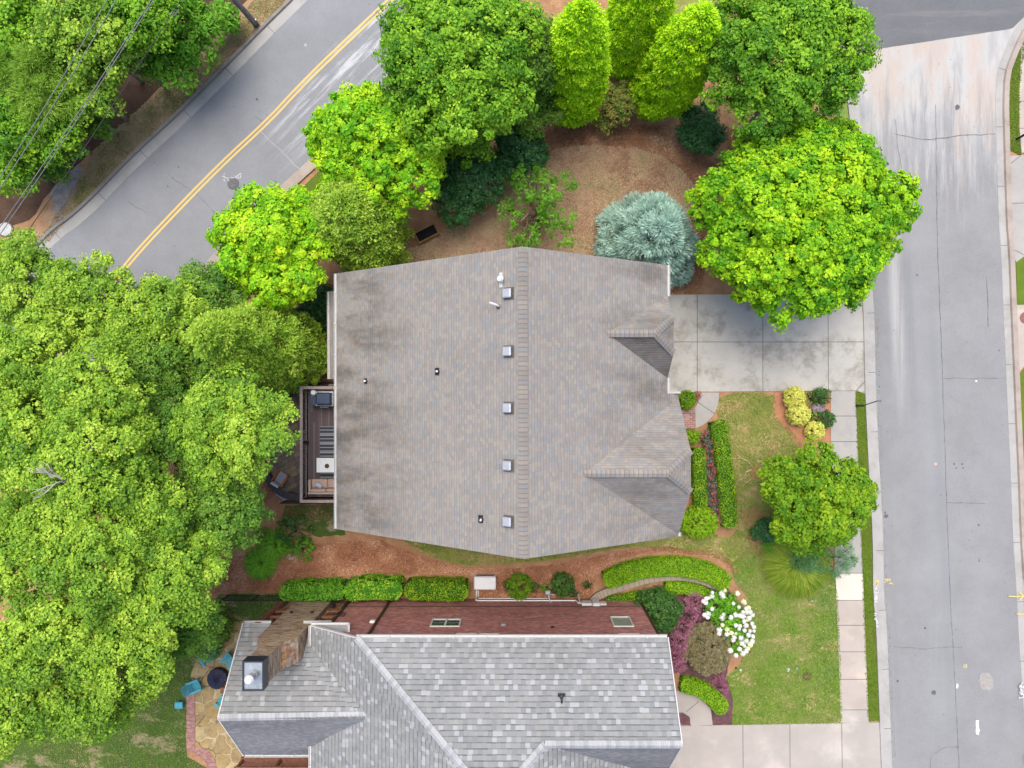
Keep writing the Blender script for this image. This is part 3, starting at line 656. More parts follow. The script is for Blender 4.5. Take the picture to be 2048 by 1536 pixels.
sheet('planting_bed', rough_poly(P2([(1270, 1180), (1450, 1165), (1470, 1200), (1465, 1290), (1452, 1352), (1466, 1400), (1464, 1449), (1425, 1449), (1380, 1380), (1330, 1300)]), .03, .2, 22), .022, purple_floor)
sheet('planting_bed', rough_poly(P2([(1340, 1424), (1366, 1425), (1379, 1434), (1380, 1449), (1340, 1449)]), .01, .2, 23), .05, purple_floor)
# ================================================================== houses
sh_pal = [(0.261, 0.238, 0.214), (0.286, 0.256, 0.225), (0.24, 0.226, 0.206), (0.247, 0.243, 0.24), (0.294, 0.266, 0.234), (0.268, 0.234, 0.214), (0.232, 0.231, 0.231), (0.273, 0.256, 0.227)]
def eaves(nt, s):
    a = sstep(nt, s[0], -4.5, -8.5); b_ = mt(nt, 'MULTIPLY', sstep(nt, s[0], 2.5, 6.5), .75); return mt(nt, 'ADD', mt(nt, 'MAXIMUM', a, b_), .12)
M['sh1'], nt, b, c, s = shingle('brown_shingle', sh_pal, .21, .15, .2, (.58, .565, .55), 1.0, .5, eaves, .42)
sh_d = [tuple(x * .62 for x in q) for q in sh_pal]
M['sh1d'] = shingle('shaded_brown_shingle', sh_d, .24, .145, .2, (.5, .48, .45), .9, .5)[0]      # darker copy for the south gable face: shade put into colour, plus stains
gp = [(0.251, 0.26, 0.262), (0.233, 0.244, 0.243), (0.279, 0.284, 0.28), (0.244, 0.251, 0.252), (0.27, 0.27, 0.262), (0.349, 0.358, 0.367), (0.219, 0.228, 0.229), (0.256, 0.26, 0.257)]
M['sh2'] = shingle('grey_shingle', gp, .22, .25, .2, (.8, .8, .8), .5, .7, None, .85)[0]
M['sh2d'] = shingle('shaded_grey_shingle', [tuple(x * .86 for x in q) for q in ((.25, .255, .27), (.27, .275, .29), (.24, .245, .255), (.31, .315, .33))], .2, .145, .12, (.7, .7, .7), .8, .6)[0]  # darker grey copy for the south slopes, their shade put into the colour
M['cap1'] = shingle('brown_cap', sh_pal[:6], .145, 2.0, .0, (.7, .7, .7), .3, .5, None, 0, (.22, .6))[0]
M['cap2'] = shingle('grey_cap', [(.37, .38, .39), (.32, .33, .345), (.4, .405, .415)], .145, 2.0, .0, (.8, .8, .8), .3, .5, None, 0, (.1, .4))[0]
M['brick'] = brick('red_brick', [(0.431, 0.147, 0.128), (0.334, 0.108, 0.099), (0.500, 0.196, 0.167), (0.392, 0.167, 0.147), (0.500, 0.255, 0.216), (0.295, 0.118, 0.108)], (.38, .28, .25))
M['brick1'] = brick('tan_brick', [(.3, .22, .16), (.26, .18, .13), (.33, .25, .19)], (.4, .36, .32))
m, nt, b = new_mat('stacked_stone'); uvn = nd(nt, 'ShaderNodeUVMap', uv_map='UVMap').outputs[0]
uvw = nd(nt, 'ShaderNodeVectorMath', {0: uvn, 1: scalev(nt, noise(nt, scalev(nt, uvn, (1, 1, 1)), 3, 2, col=True), (.12, .1, 0))}, operation='ADD').outputs[0]
s = sep(nt, uvw); r, fu, fv, row = cells(nt, s[0], s[1], .34, .075)
c = ramp(nt, r, [(0, (0.360, 0.240, 0.140)), (0.200, (0.260, 0.180, 0.110)), (0.400, (0.420, 0.320, 0.220)), (0.600, (0.310, 0.240, 0.170)), (0.800, (0.460, 0.370, 0.270)), (0.850, (0.160, 0.110, 0.080))], 'CONSTANT')
g = mt(nt, 'MAXIMUM', mt(nt, 'LESS_THAN', fv, .16), mt(nt, 'LESS_THAN', fu, .05)); c = mix(nt, mt(nt, 'MULTIPLY', g, .6), c, (.26, .18, .13))
nt.links.new(c, b.inputs['Base Color']); b.inputs['Roughness'].default_value = .95; bump(nt, b, mt(nt, 'SUBTRACT', mt(nt, 'MULTIPLY', r, .6), g), .8, .04); M['stone'] = m

def roof(name, verts, faces, mat, parent, th=.1):
    V = []; Fc = []; 
    for f in faces:
        pts = [Vector(verts[i]) for i in f]
        n = sum(((pts[i] - pts[0]).cross(pts[(i + 1) % len(pts)] - pts[0]) for i in range(1, len(pts) - 1)), Vector())
        if n.z < 0: pts.reverse()
        b0 = len(V); V += pts; k = len(pts); Fc.append(tuple(range(b0, b0 + k)))
        V += [p - Vector((0, 0, th)) for p in pts]; Fc.append(tuple(range(b0 + 2 * k - 1, b0 + k - 1, -1)))
        for i in range(k): Fc.append((b0 + i, b0 + k + i, b0 + k + (i + 1) % k, b0 + (i + 1) % k))
    return box_uv(mesh_obj(name, V, Fc, mat, parent))
def cap_line(a, b_, mat, parent, w_=.17, drop=.06, name='ridge_cap'):
    """overlapping ridge shingles along an edge; each tab a little proud of the one before"""
    a, b_ = Vector(a), Vector(b_); L = (b_ - a).length; n = max(2, int(L / .2)); d = (b_ - a) / L; q = d.cross(Vector((0, 0, 1))).normalized(); V = []; Fc = []; uv = []
    for i in range(n):
        p0, p1 = a + d * (L * i / n), a + d * (L * (i + 1) / n + .03)
        for p, h in ((p0, .055), (p1, .02)):
            V += [p - q * w_ + Vector((0, 0, h - drop)), p + Vector((0, 0, h + .02)), p + q * w_ + Vector((0, 0, h - drop))]
        k = i * 6; Fc += [(k, k + 1, k + 4, k + 3), (k + 1, k + 2, k + 5, k + 4), (k, k + 1, k + 2)]
        t = i * .145
        uv += [(t, .1), (t, .5), (t + .1449, .5), (t + .1449, .1), (t, .5), (t, .9), (t + .1449, .9), (t + .1449, .5), (t, .1), (t, .5), (t, .9)]
    return mesh_obj(name, V, Fc, mat, parent, uv=uv)
def gutter(a, b_, parent, w_=.1, mat=None):
    a, b_ = Vector(a), Vector(b_); mb = MB(); d = (b_ - a).normalized(); q = d.cross(Vector((0, 0, 1))) * w_ / 2
    mb.beam(a + q + Vector((0, 0, -.06)), b_ + q + Vector((0, 0, -.06)), .02, .12); mb.beam(a - q + Vector((0, 0, -.06)), b_ - q + Vector((0, 0, -.06)), .02, .12)
    mb.beam(a + Vector((0, 0, -.12)), b_ + Vector((0, 0, -.12)), w_, .02)
    L = (b_ - a).length
    for i in range(int(L / 1.6)):
        c = a + d * (1.0 + i * 1.6); mb.beam(c + q * 1.1 + Vector((0, 0, .008)), c - q * 1.1 + Vector((0, 0, .008)), .05, .014)
    return mb.build('gutter', mat or M['white'], parent)

# ---------------- main house
hse = thing('house', 'large house in the centre with a brown speckled shingle roof and two small hipped gables', 'house', (0, 0, 0))
R1, R2 = W(1045, 493, 12.6), W(1047, 1118, 12.6)
EL1, EL2 = W(673, 547, 6), W(673, 1058, 6)
sl_ = .635; XE, XF = 7.09, 7.72; zE, zF = 12.6 - sl_ * XE, 12.6 - sl_ * XF
YT = W(1335, 530, zE).y; YS = W(1335, 787, zE).y; YB = W(1360, 1073, zF).y; Yr1, Yr2 = R1.y, R2.y
g1y, g1z = 2.72, 10.12; v1x = (12.6 - g1z) / sl_          # small gable over the garage
g2y, g2z = -3.64, 10.84; v2x = (12.6 - g2z) / sl_
A = dict(R1=R1, R2=R2, e1=(XE, YT, zE), s1=(XE, g1y + 2.02, zE), p1=(v1x, g1y, g1z), s2=(XE, g1y - 2.02, zE), m1=(XE, YS, zE), m2=(XF, YS, zF), s3b=(XF, g2y + 3.38, zF), s4b=(XF, g2y - 3.38, zF),
         s3=(XF, g2y + 3.2, zF), p2=(v2x, g2y, g2z), s4=(XF, YB + .01, zF), e2=(XF, YB, zF))
def P_(x, y): return (x, y, 12.6 - sl_ * x)
roof('roof', [EL1, EL2, R2, R1], [(0, 1, 2, 3)], M['sh1'], hse)
right = [R1, A['e1'], A['s1'], A['p1'], A['s2'], A['m1'], P_(XF, YS), A['s3b'], A['p2'], A['s4b'], P_(XF, YB), R2]
mbv = [Vector(v) for v in right]
tri = tessellate_polygon([[Vector((v.x, v.y, 0)) for v in mbv]])
rr_ = roof('roof', mbv, [tuple(t) for t in tri], M['sh1'], hse)
# gable 1 (clipped) and gable 2
def jerk(gx0, gy, gz, xe, ze, half, xr, ch, cz, matN, matS):
    top = (gx0, gy, gz); rz = (xr, gy, gz); nE = (xe, gy + half, ze); sE = (xe, gy - half, ze); cN = (xe + .06, gy + ch, cz); cS = (xe + .06, gy - ch, cz)
    roof('roof', [top, rz, cN, nE], [(0, 1, 2, 3)], matN, hse); roof('roof', [top, rz, cS, sE], [(0, 3, 2, 1)], matS, hse)
    roof('roof', [rz, cN, cS], [(0, 1, 2)], matN, hse)
    cap_line(top, rz, M['cap1'], hse); cap_line(rz, cN, M['cap1'], hse); cap_line(rz, cS, M['cap1'], hse)
    mb = MB(); x = xe - .35
    mb.add([(x, gy + half - .3, ze - .2), (x, gy - half + .3, ze - .2), (x, gy - ch, cz - .15), (x, gy + ch, cz - .15)], [(0, 1, 2, 3)]); box_uv(mb.build('gable_wall', M['brick1'], hse))
jerk(v1x, g1y, g1z, XE, zE, 2.02, 6.10, .85, 9.25, M['sh1'], M['sh1d'])
jerk(v2x, g2y, g2z, XF, zF, 3.38, 6.56, .94, 9.97, M['sh1'], M['sh1'])
cap_line((0.0, Yr1 - .15, 12.6), (0.03, Yr2 + .1, 12.6), M['cap1'], hse, .2, .1)
gutter(EL1 + Vector((-.07, 0, 0)), EL2 + Vector((-.07, 0, 0)), hse)
gutter((XE + .07, YT, zE), (XE + .07, g1y + 2.0, zE), hse); gutter((XE + .07, g1y - 2.0, zE), (XE + .07, YS, zE), hse)
gutter((XE + .05, YS + .07, zE - .1), (XF + .07, YS + .07, zE - .15), hse); gutter((XF + .07, g2y - 3.3, zF), (XF + .07, YB, zF), hse)
# walls
xw0, xw1, xw2 = EL1.x + .45, XE - .4, XF - .4; yt, yb = Yr1 - .35, Yr2 + .35
yt_ = YT - .4; yb_ = YB + .4
mb = MB(); zl = 12.6 - .683 * abs(xw0) - .15
def rz_(x): return 12.6 - (.683 if x < 0 else sl_) * abs(x) - .14
def gable_ring(y):
    return [(xw0, y, 0), (xw1, y, 0), (xw1, y, rz_(xw1)), (0, y, 12.44), (xw0, y, rz_(xw0))]
yw0, yw1 = EL2.y + .35, EL1.y - .35
mb.add(gable_ring(yw1), [(4, 3, 2, 1, 0)]); mb.add(gable_ring(yw0), [(0, 1, 2, 3, 4)])
mb.add([(xw0, yw0, 0), (xw0, yw1, 0), (xw0, yw1, rz_(xw0)), (xw0, yw0, rz_(xw0))], [(0, 3, 2, 1)])
mb.add([(xw1, YS, 0), (xw1, yw1, 0), (xw1, yw1, rz_(xw1)), (xw1, YS, rz_(xw1))], [(0, 1, 2, 3)])
mb.add([(xw2, yw0, 0), (xw2, YS - .1, 0), (xw2, YS - .1, rz_(xw2)), (xw2, yw0, rz_(xw2))], [(0, 1, 2, 3)])
mb.add([(xw1, YS - .1, 0), (xw2, YS - .1, 0), (xw2, YS - .1, rz_(xw2)), (xw1, YS - .1, rz_(xw1))], [(3, 2, 1, 0)])
mb.add([(xw1, yw0, 0), (xw2, yw0, 0), (xw2, yw0, rz_(xw2)), (xw1, yw0, rz_(xw1))], [(0, 1, 2, 3)])
box_uv(mb.build('wall', M['brick1'], hse))
gd = plain('garage_white', (.6, .58, .54), .6); glass = plain('window_glass', (.03, .04, .05), .08, spec=.6)
mb = MB()
mb.box((xw1, .3, .05), (xw1 + .05, 5.2, 2.6))
for k in range(4): mb.box((xw1 + .05, .35, .1 + k * .63), (xw1 + .07, 5.15, .66 + k * .63))
mb.build('garage_door', gd, hse)
def win(x, y0, y1, z0, z1, par, nx=1):
    mb = MB(); xo = x + nx * .04
    for a, b_ in (((y0, z0), (y1, z0 + .08)), ((y0, z1 - .08), (y1, z1)), ((y0, z0 + .08), (y0 + .08, z1 - .08)), ((y1 - .08, z0 + .08), (y1, z1 - .08))): mb.box((x - .01, a[0], a[1]), (xo + nx * .02, b_[0], b_[1]))
    mb.box((x - .01, y0 + .08, (z0 + z1) / 2 - .03), (xo, y1 - .08, (z0 + z1) / 2 + .03)); f = mb.build('window', M['white'], par)
    MB().box((x - .02, y0 + .08, z0 + .08), (x + nx * .012, y1 - .08, z1 - .08)).build('pane', glass, f)
for y0 in (-2.6, -5.6): win(xw2, y0, y0 + 1.2, 1.0, 2.7, hse); win(xw2, y0, y0 + 1.2, 4.4, 6.0, hse)
win(xw1, 1.9, 3.5, 4.4, 6.0, hse)
for y0 in (4.0, 1.2, -2.0, -5.0): win(xw0, y0, y0 + 1.2, 3.2, 4.9, hse, -1)
# low roof strip on the left
V0 = [W(658, 583, 4.7), W(659, 758, 4.7), Vector((xw0 + .1, W(0, 758, 4.7).y, 5.5)), Vector((xw0 + .1, W(0, 583, 4.7).y, 5.5))]
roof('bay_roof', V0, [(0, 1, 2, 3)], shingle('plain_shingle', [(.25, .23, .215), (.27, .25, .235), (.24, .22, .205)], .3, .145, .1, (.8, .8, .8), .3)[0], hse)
gutter(V0[0] + Vector((-.05, 0, 0)), V0[1] + Vector((-.05, 0, 0)), hse, .1)
box_uv(MB().box((V0[0].x + .3, V0[1].y + .2, 0), (xw0, V0[0].y - .2, 4.75)).build('bay_wall', M['brick1'], hse))
# roof furniture
def on_left(px, py):                       # point of the left slope under a survey point
    a, b_ = 0.0, 9.66
    z = 12.0
    for _ in range(30):
        x = (px - CX) * (H - z) / F; z = 12.6 - .683 * abs(x)
    return W(px, py, z)
slopeL = math.atan(.683)
def slope_obj(mbl, name, mat, p, parent, sub=None, rot=0):
    o = mbl.build(name, mat, parent, local=True); o.location = p - origin_of(parent); o.rotation_euler = (0, -slopeL, rot); return o
vm = plain('box_vent_metal', (.42, .43, .47), .45, .4, .5, .05)
first = None
for py in (587, 703, 816, 931, 1043):
    p = on_left(1018, py)
    if first is None:
        bs = MB(); bs.box((-.27, -.27, .0), (.27, .27, .02)); bs.box((-.17, -.17, .02), (.2, .17, .12))
        hd = MB(); hd.box((-.23, -.2, .1), (.2, .2, .21), bev=.04)
        o = slope_obj(bs, 'roof_vent', plain('vent_flange', (.1, .095, .09), .7), p, hse); h_ = hd.build('vent_hood', vm, o, local=True); first = (o, h_)
    else:
        o = first[0].copy(); C.objects.link(o); o.location = p; h_ = first[1].copy(); C.objects.link(h_); h_.parent = o
lead = plain('pipe_boot', (.02, .018, .017), .6)
for i, (px, py, s_) in enumerate(((732, 762, .8), (875, 743, 1), (962, 1038, 1))):
    p = on_left(px, py); mb = MB(); mb.box((-.14 * s_, -.17 * s_, 0), (.1 * s_, .17 * s_, .02)); mb.cyl((.02, 0), .13 * s_, .02, .1, 14, .07)
    o = slope_obj(mb, 'pipe_boot', lead, p, hse); q = MB(); q.cyl((0, 0), .045, .05, .32, 12); o2 = q.build('vent_pipe', M['offwhite'], o, local=True); o2.rotation_euler = (0, slopeL, 0)
p = on_left(1003, 560); mb = MB(); mb.box((-.1, -.32, 0), (.06, .32, .03)); mb.tube([(0, -.05, .02), (0, 0, .25)], .05, 8)
o = slope_obj(mb, 'flue_base', M['white'], p, hse); q = MB(); q.cyl((.1, .02), .16, .22, .3, 18, .12); q.build('flue_cap', M['white'], o, local=True)
p = on_left(996, 611); mb = MB(); mb.tube([(.05, -.05, 0), (.02, -.05, .25), (-.1, 0, .36), (-.3, .06, .38), (-.36, .06, .34)], .05, 10); o = mb.build('curved_flue', M['white'], hse, smooth=True, local=True); o.location = p
mb = MB(); mb.cyl((0, 0), .12, -.05, .06, 14, .08); o = mb.build('pipe_boot', lead, hse, local=True); o.location = p + Vector((.03, -.05, 0)); o.rotation_euler = (0, -slopeL, 0)

# ---------------- neighbour's house
nb = thing('house', 'neighbouring red brick house with a pale grey shingle roof at the bottom of the view', 'house', (0, -14, 0))
n1, n2 = NW(712, 1276, 6.2), NW(1335, 1276, 6.2)
zr = NW(0, 0, 9.35).z; g_e = NW(1363, 1490, 9.35); g_w = NW(1090, 1490, 9.35); apex = NW(985, 1610, 10.9); 
nwr = NW(622, 1252, 4.35); XW = nwr.x
zW = nwr.z; Yw_s = apex.y - 9.0; apS = Vector((apex.x, apex.y - 2.2, apex.z))
sW = (apex.z - zW) / (apex.x - XW)
pr = NW(730, 1431, 6.6)                        # porch ridge meets the west plane
def onW(px, py):
    z = 8.0
    for _ in range(40):
        x = (px - CX) * (H - z) / F; z = zW + sW * (x - XW)
    return W(px, py, z)
prr = onW(730, 1431); v_n = onW(622, 1293); v_s = onW(617, 1492); v_n.x = v_s.x = XW; v_n.z = v_s.z = zW
SWc = Vector((XW, Yw_s, zW))
roof('roof', [n1, n2, g_e, g_w, apex], [(0, 1, 2, 3, 4)], M['sh2'], nb)
roof('roof', [nwr, n1, apex, prr, v_n], [(0, 1, 2), (0, 2, 3, 4)], M['sh2'], nb)
roof('roof', [apex, apS, SWc, v_s, prr], [(0, 1, 2, 3, 4)], M['sh2'], nb)
xe_e = XE_ = g_e.x; zs = zr - 3.7 * 1.1; gs = Vector((g_e.x, g_e.y - 3.7, zs)); sE_ = (apex.z - g_w.z) / (g_w.x - apex.x)
vx = apex.x + (apex.z - zs) / sE_; vS = Vector((vx, gs.y, zs)); Sec = Vector((vx, Yw_s, zs))
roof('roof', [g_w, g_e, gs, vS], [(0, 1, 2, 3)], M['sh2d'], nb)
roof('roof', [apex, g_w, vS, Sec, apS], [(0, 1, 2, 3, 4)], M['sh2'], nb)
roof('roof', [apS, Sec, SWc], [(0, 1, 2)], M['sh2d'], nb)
for a, b_ in ((n1, apex), (apex, g_w), (g_w, g_e), (apex, apS), (apS, SWc), (apS, Sec)): cap_line(a, b_, M['cap2'], nb, .18, .09)
mb = MB(); mb.beam(nwr + Vector((0, .03, -.02)), n1 + Vector((0, .03, -.02)), .05, .16); mb.build('rake_trim', M['white'], nb); mb = MB(); mb.beam(n2 + Vector((.03, 0, -.04)), g_e + Vector((.03, 0, -.04)), .05, .18); mb.beam(g_e + Vector((.03, 0, -.04)), gs + Vector((.03, 0, -.04)), .05, .18)
mb.build('rake_trim', M['white'], nb)
gutter(n2 + Vector((0, .07, 0)), n1 + Vector((0, .07, 0)), nb, .14); gutter(v_s + Vector((-.06, 0, 0)), SWc + Vector((-.06, 0, 0)), nb, .13); gutter(nwr + Vector((-.06, 0, 0)), v_n + Vector((-.06, 0, 0)), nb, .13)
# boxed eave return at the corner
yR = nwr.y; a_ = NW(697, 1250, 4.35)
mb = MB(); mb.beam((XW, yR + .1, zW - .1), (a_.x, yR + .1, zW - .1), .1, .12); mb.beam((a_.x, yR + .1, zW - .1), (a_.x, yR - .5, zW - .1), .1, .12); mb.build('eave_return_trim', M['white'], nb)
MB().box((XW + .05, yR - .5, zW - .16), (a_.x - .05, yR + .05, zW - .12)).build('eave_return', plain('return_grey', (.27, .28, .29), .7), nb)
# walls
YN = W(0, 1197).y; xL, xR = W(705, 1195).x, W(1275, 1205).x; zt = n1.z - .15
mb = MB()
zL = zW + sW * (xL - XW) - .15
mb.add([(xL, YN, 0), (xR, YN, 0), (xR, YN, zt), (n1.x, YN, zt), (xL, YN, zL)], [(4, 3, 2, 1, 0)])
ge_ = g_e.z - .2
mb.add([(xR, YN, 0), (xR, gs.y + .4, 0), (xR, gs.y + .4, zs + .2), (xR, g_e.y, ge_ - .2), (xR, YN, zt - .1)], [(4, 3, 2, 1, 0)])
mb.add([(xL, YN, 0), (xL, Yw_s + .5, 0), (xL, Yw_s + .5, zL), (xL, YN, zL)], [(0, 1, 2, 3)])
mb.add([(xL, Yw_s + .5, 0), (vx - .4, Yw_s + .5, 0), (vx - .4, Yw_s + .5, zs), (xL, Yw_s + .5, zs)], [(0, 1, 2, 3)])
mb.add([(vx - .4, Yw_s + .5, 0), (vx - .4, gs.y + .4, 0), (vx - .4, gs.y + .4, zs), (vx - .4, Yw_s + .5, zs)], [(0, 1, 2, 3)])
mb.add([(vx - .4, gs.y + .4, 0), (xR, gs.y + .4, 0), (xR, gs.y + .4, zs + .2), (vx - .4, gs.y + .4, zs + .2)], [(0, 1, 2, 3)])
box_uv(mb.build('wall', M['brick'], nb))
mb = MB(); mb.box((xL, YN, 1.55), (xR, YN + .025, 1.75)); mb.box((n1.x, YN, zt - .62), (xR, YN + .025, zt - .42)); box_uv(mb.build('soldier_course', brick('dark_brick', [(.13, .045, .04), (.17, .06, .05), (.2, .08, .07)], (.3, .24, .22), .075, .2), nb))
mb = MB(); mb.beam((-7.9, YN + .08, .1), (-7.9, YN + .08, zt), .12, .09); mb.build('downpipe', M['darkbrown'], nb)
mb = MB(); mb.beam((xL - .03, YN + .05, .1), (xL - .03, YN + .05, zL), .16, .12); mb.build('downpipe', M['darkbrown'], nb)
mb = MB(); mb.beam((xR + .05, YN - .02, .1), (xR + .05, YN - .02, zt), .14, .1); mb.build('downpipe', M['darkbrown'], nb)
def winN(x0, x1, z0, z1, double=True, blind=None):
    mb = MB(); y = YN; e = .07
    mb.box((x0, y, z0), (x1, y + .06, z0 + e)); mb.box((x0, y, z1 - e), (x1, y + .06, z1)); mb.box((x0, y, z0 + e), (x0 + e, y + .06, z1 - e)); mb.box((x1 - e, y, z0 + e), (x1, y + .06, z1 - e))
    if double: mb.box(((x0 + x1) / 2 - .05, y, z0 + e), ((x0 + x1) / 2 + .05, y + .06, z1 - e))
    f = mb.build('window', M['white'], nb); MB().box((x0 + e, y - .02, z0 + e), (x1 - e, y + .015, z1 - e)).build('pane', glass if not blind else plain('blind_glass', (.22, .24, .2), .25, spec=.5), f)
    m2 = MB(); m2.box((x0 + e, y + .02, (z0 + z1) / 2 - .02), (x1 - e, y + .035, (z0 + z1) / 2 + .02)); m2.build('sash_bar', plain('sash_dark', (.12, .12, .11), .5), f)
winN(-4.95, -3.35, 3.9, 5.1); winN(4.85, 5.95, 3.5, 5.1, False, True)
winN(-3.42, -2.35, 6.22, 7.3, False); winN(-2.25, -1.2, 6.22, 7.3, False); winN(4.95, 6.05, 6.22, 7.3, False)
def wallp(px, py): z = H - abs(YN) * F / (py - CY); return Vector(((px - CX) * (H - z) / F, YN, z))
p = wallp(1007, 1251); mb = MB(); mb.box((p.x - .15, YN, p.z - .15), (p.x + .15, YN + .12, p.z + .15), bev=.04); mb.build('wall_vent', M['greymetal'], nb)
p = wallp(745, 1246); mb = MB(); mb.box((p.x - .15, YN, p.z - .12), (p.x + .15, YN + .15, p.z + .12), bev=.04); mb.build('wall_vent', M['offwhite'], nb)
p = wallp(1105, 1255); mb = MB(); mb.box((p.x - .1, YN, p.z - .1), (p.x + .1, YN + .05, p.z + .1), bev=.02); mb.build('wall_vent', M['grille'], nb)
# conduit, meter and boxes
mb = MB(); pt = lambda px, z: Vector(((px - CX) * (H - z) / F, YN + .09, z))
mb.tube([W(953, 1180, .05), W(953, 1192, .05), pt(952, .62), pt(956, .72), pt(1150, .72), pt(1153, .8), pt(1156, 1.15), pt(1162, 1.25), pt(1200, 1.25)], .04, 8)
mb.tube([W(956, 1180, .05), W(957, 1192, .05), pt(957, .3), pt(1095, .3)], .028, 8); mb.build('conduit', M['offwhite'], nb)
mb = MB(); a = pt(1180, 1.2); mb.box((a.x - .5, YN, .9), (a.x + .1, YN + .16, 1.5), bev=.03); mb.box((a.x + .12, YN, .8), (a.x + .55, YN + .2, 1.6), bev=.03); mb.box((a.x + .56, YN, .95), (a.x + .95, YN + .12, 1.4), bev=.02); mb.tube([(a.x - .62, YN + .3, .1), (a.x - .6, YN + .12, 1.3)], .05, 8)
mb.build('meter_box', plain('meter_grey', (.5, .5, .48), .5), nb)
mb = MB(); a = W(1095, 1180); mb.tube([(a.x, a.y, 0), (a.x, a.y, .5), (a.x + .1, YN + .1, .55), (a.x + .15, YN + .06, .9)], .035, 8); mb.box((a.x - .15, a.y - .12, .3), (a.x + .15, a.y + .12, .62), bev=.05); mb.tube([(a.x - .1, a.y - .15, .45), (a.x + .45, a.y - .15, .4)], .03, 8); mb.build('gas_meter', plain('gas_grey', (.4, .43, .5), .5, .2), nb)
mb = MB(); A_ = W(1200, 1213); mb.beam((5.3, YN + .15, .35), (6.9, YN + .35, .35), .05, .06); mb.build('hose_rail', M['greymetal'], nb)
p = NW(1123, 1392, 7.9); mb = MB(); k = math.atan(.8)
mb.box((-.17, -.22, 0), (.17, .22, .03)); mb.cyl((0, .0), .12, .03, .14, 14, .06); mb.cyl((0, 0), .045, .1, .35, 10)
zz = 8.0
for _ in range(30):
    q = W(1123, 1392, zz); zz = n1.z + (n1.y - q.y) * ((apex.z - n1.z) / (n1.y - apex.y))
o = mb.build('pipe_boot', plain('boot_dark', (.035, .035, .04), .6), nb, local=True); o.location = W(1123, 1392, zz) - Vector((0, -14, 0)); o.rotation_euler = (k * .9, 0, 0)
# rear porch
pN, pS = NW(487, 1247, 3.4), NW(488, 1510, 3.4); pR = NW(437, 1436, 6.7); zp = pN.z
pNe, pSe = Vector((xL + .1, pN.y, zp)), Vector((xL + .1, pS.y, zp)); pRe = Vector((prr.x, pR.y, pR.z))
sN = (pR.z - zp) / (pN.y - pR.y)
chx0, chx1 = W(541, 1247, zp).x, W(606, 1247, zp).x; cy1 = pN.y - 1.35; czl = zp + sN * (pN.y - cy1)
vn2 = Vector((v_n.x, v_n.y, zp + sN * (pN.y - v_n.y)))
NEx = W(662, 1247, zp).x
roof('porch_roof', [pN, (chx0, pN.y, zp), (chx0, cy1, czl), (pN.x - (pN.x - pR.x) * (czl - zp) / (pR.z - zp), cy1, czl)], [(0, 1, 2, 3)], M['sh2'], nb)
roof('porch_roof', [(pN.x - (pN.x - pR.x) * (czl - zp) / (pR.z - zp), cy1, czl), (chx1, cy1, czl), (chx1, pN.y, zp), (NEx, pN.y, zp), (NEx + .3, v_n.y + .2, vn2.z - .15), pRe, pR], [(0, 1, 5, 6), (1, 2, 3, 4, 5)], M['sh2'], nb)
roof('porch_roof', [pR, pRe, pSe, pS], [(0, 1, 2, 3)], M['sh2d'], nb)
cap_line(pR, prr, M['cap2'], nb, .18, .09)
mb = MB(); mb.beam(pR + Vector((-.03, 0, -.04)), pN + Vector((-.03, 0, -.04)), .05, .14); mb.build('rake_trim', M['offwhite'], nb); mb = MB(); mb.beam(pR + Vector((-.03, 0, -.04)), pS + Vector((-.03, 0, -.04)), .05, .14); mb.build('rake_trim', M['offwhite'], nb)
gutter((chx0, pN.y + .06, zp), pN + Vector((0, .06, 0)), nb, .12); gutter((NEx, pN.y + .06, zp), (chx1, pN.y + .06, zp), nb, .12); gutter(pS + Vector((0, -.06, 0)), (XW, pS.y - .06, zp), nb, .12)
bw = M['brownwood']; xP = W(578, 1200).x; yP = pN.y - .1
mb = MB()
for x, y in ((xP, yP), (xP, pS.y + .3), (-16.0, yP - 3.5)): mb.box((x - .15, y - .15, 0), (x + .15, y + .15, zp - .05))
for z0, z1 in ((2.3, 2.75), (3.5, 3.65), (zp - .35, zp - .1)):
    mb.box((xP, yP - .08, z0), (chx0 + .1, yP + .06, z1)); mb.box((chx1 + .6, yP - .08, z0), (xL, yP + .06, z1)); mb.box((xP - .08, pS.y + .3, z0), (xP + .08, yP, z1))
mb.build('porch_frame', bw, nb)
mb = MB(); mb.box((xP, pS.y + .3, 2.35), (xL, yP - .15, 2.5)); mb.build('porch_floor', bw, nb)
mb = MB()
for i in range(7): mb.box((xP + .15 + i * .16, yP - .03, 2.75), (xP + .18 + i * .16, yP, 3.5))
mb.build('porch_balusters', M['blackmetal'], nb); mb = MB()
for i in range(7): mb.box((chx1 + .75 + i * .16, yP - .03, 2.75), (chx1 + .78 + i * .16, yP, 3.5))
mb.build('porch_balusters', M['blackmetal'], nb)
# rear deck south of the porch
mb = MB(); d0, d1 = W(480, 1518, 2.6), W(616, 1560, 2.6); mb.box((d0.x, d0.y - 2.6, 2.35), (xL, d0.y, 2.5)); mb.box((d0.x, d0.y - .1, 3.35), (xL, d0.y, 3.45)); 
for i in range(24): mb.box((d0.x + i * .19, d0.y - 1.6, 3.4), (d0.x + .07 + i * .19, d0.y - .1, 3.52))
for x in (d0.x + .05, d0.x + 2.2, d0.x + 4.3): mb.box((x, d0.y - .2, 0), (x + .14, d0.y - .06, 3.4))
mb.build('rear_pergola', bw, nb)
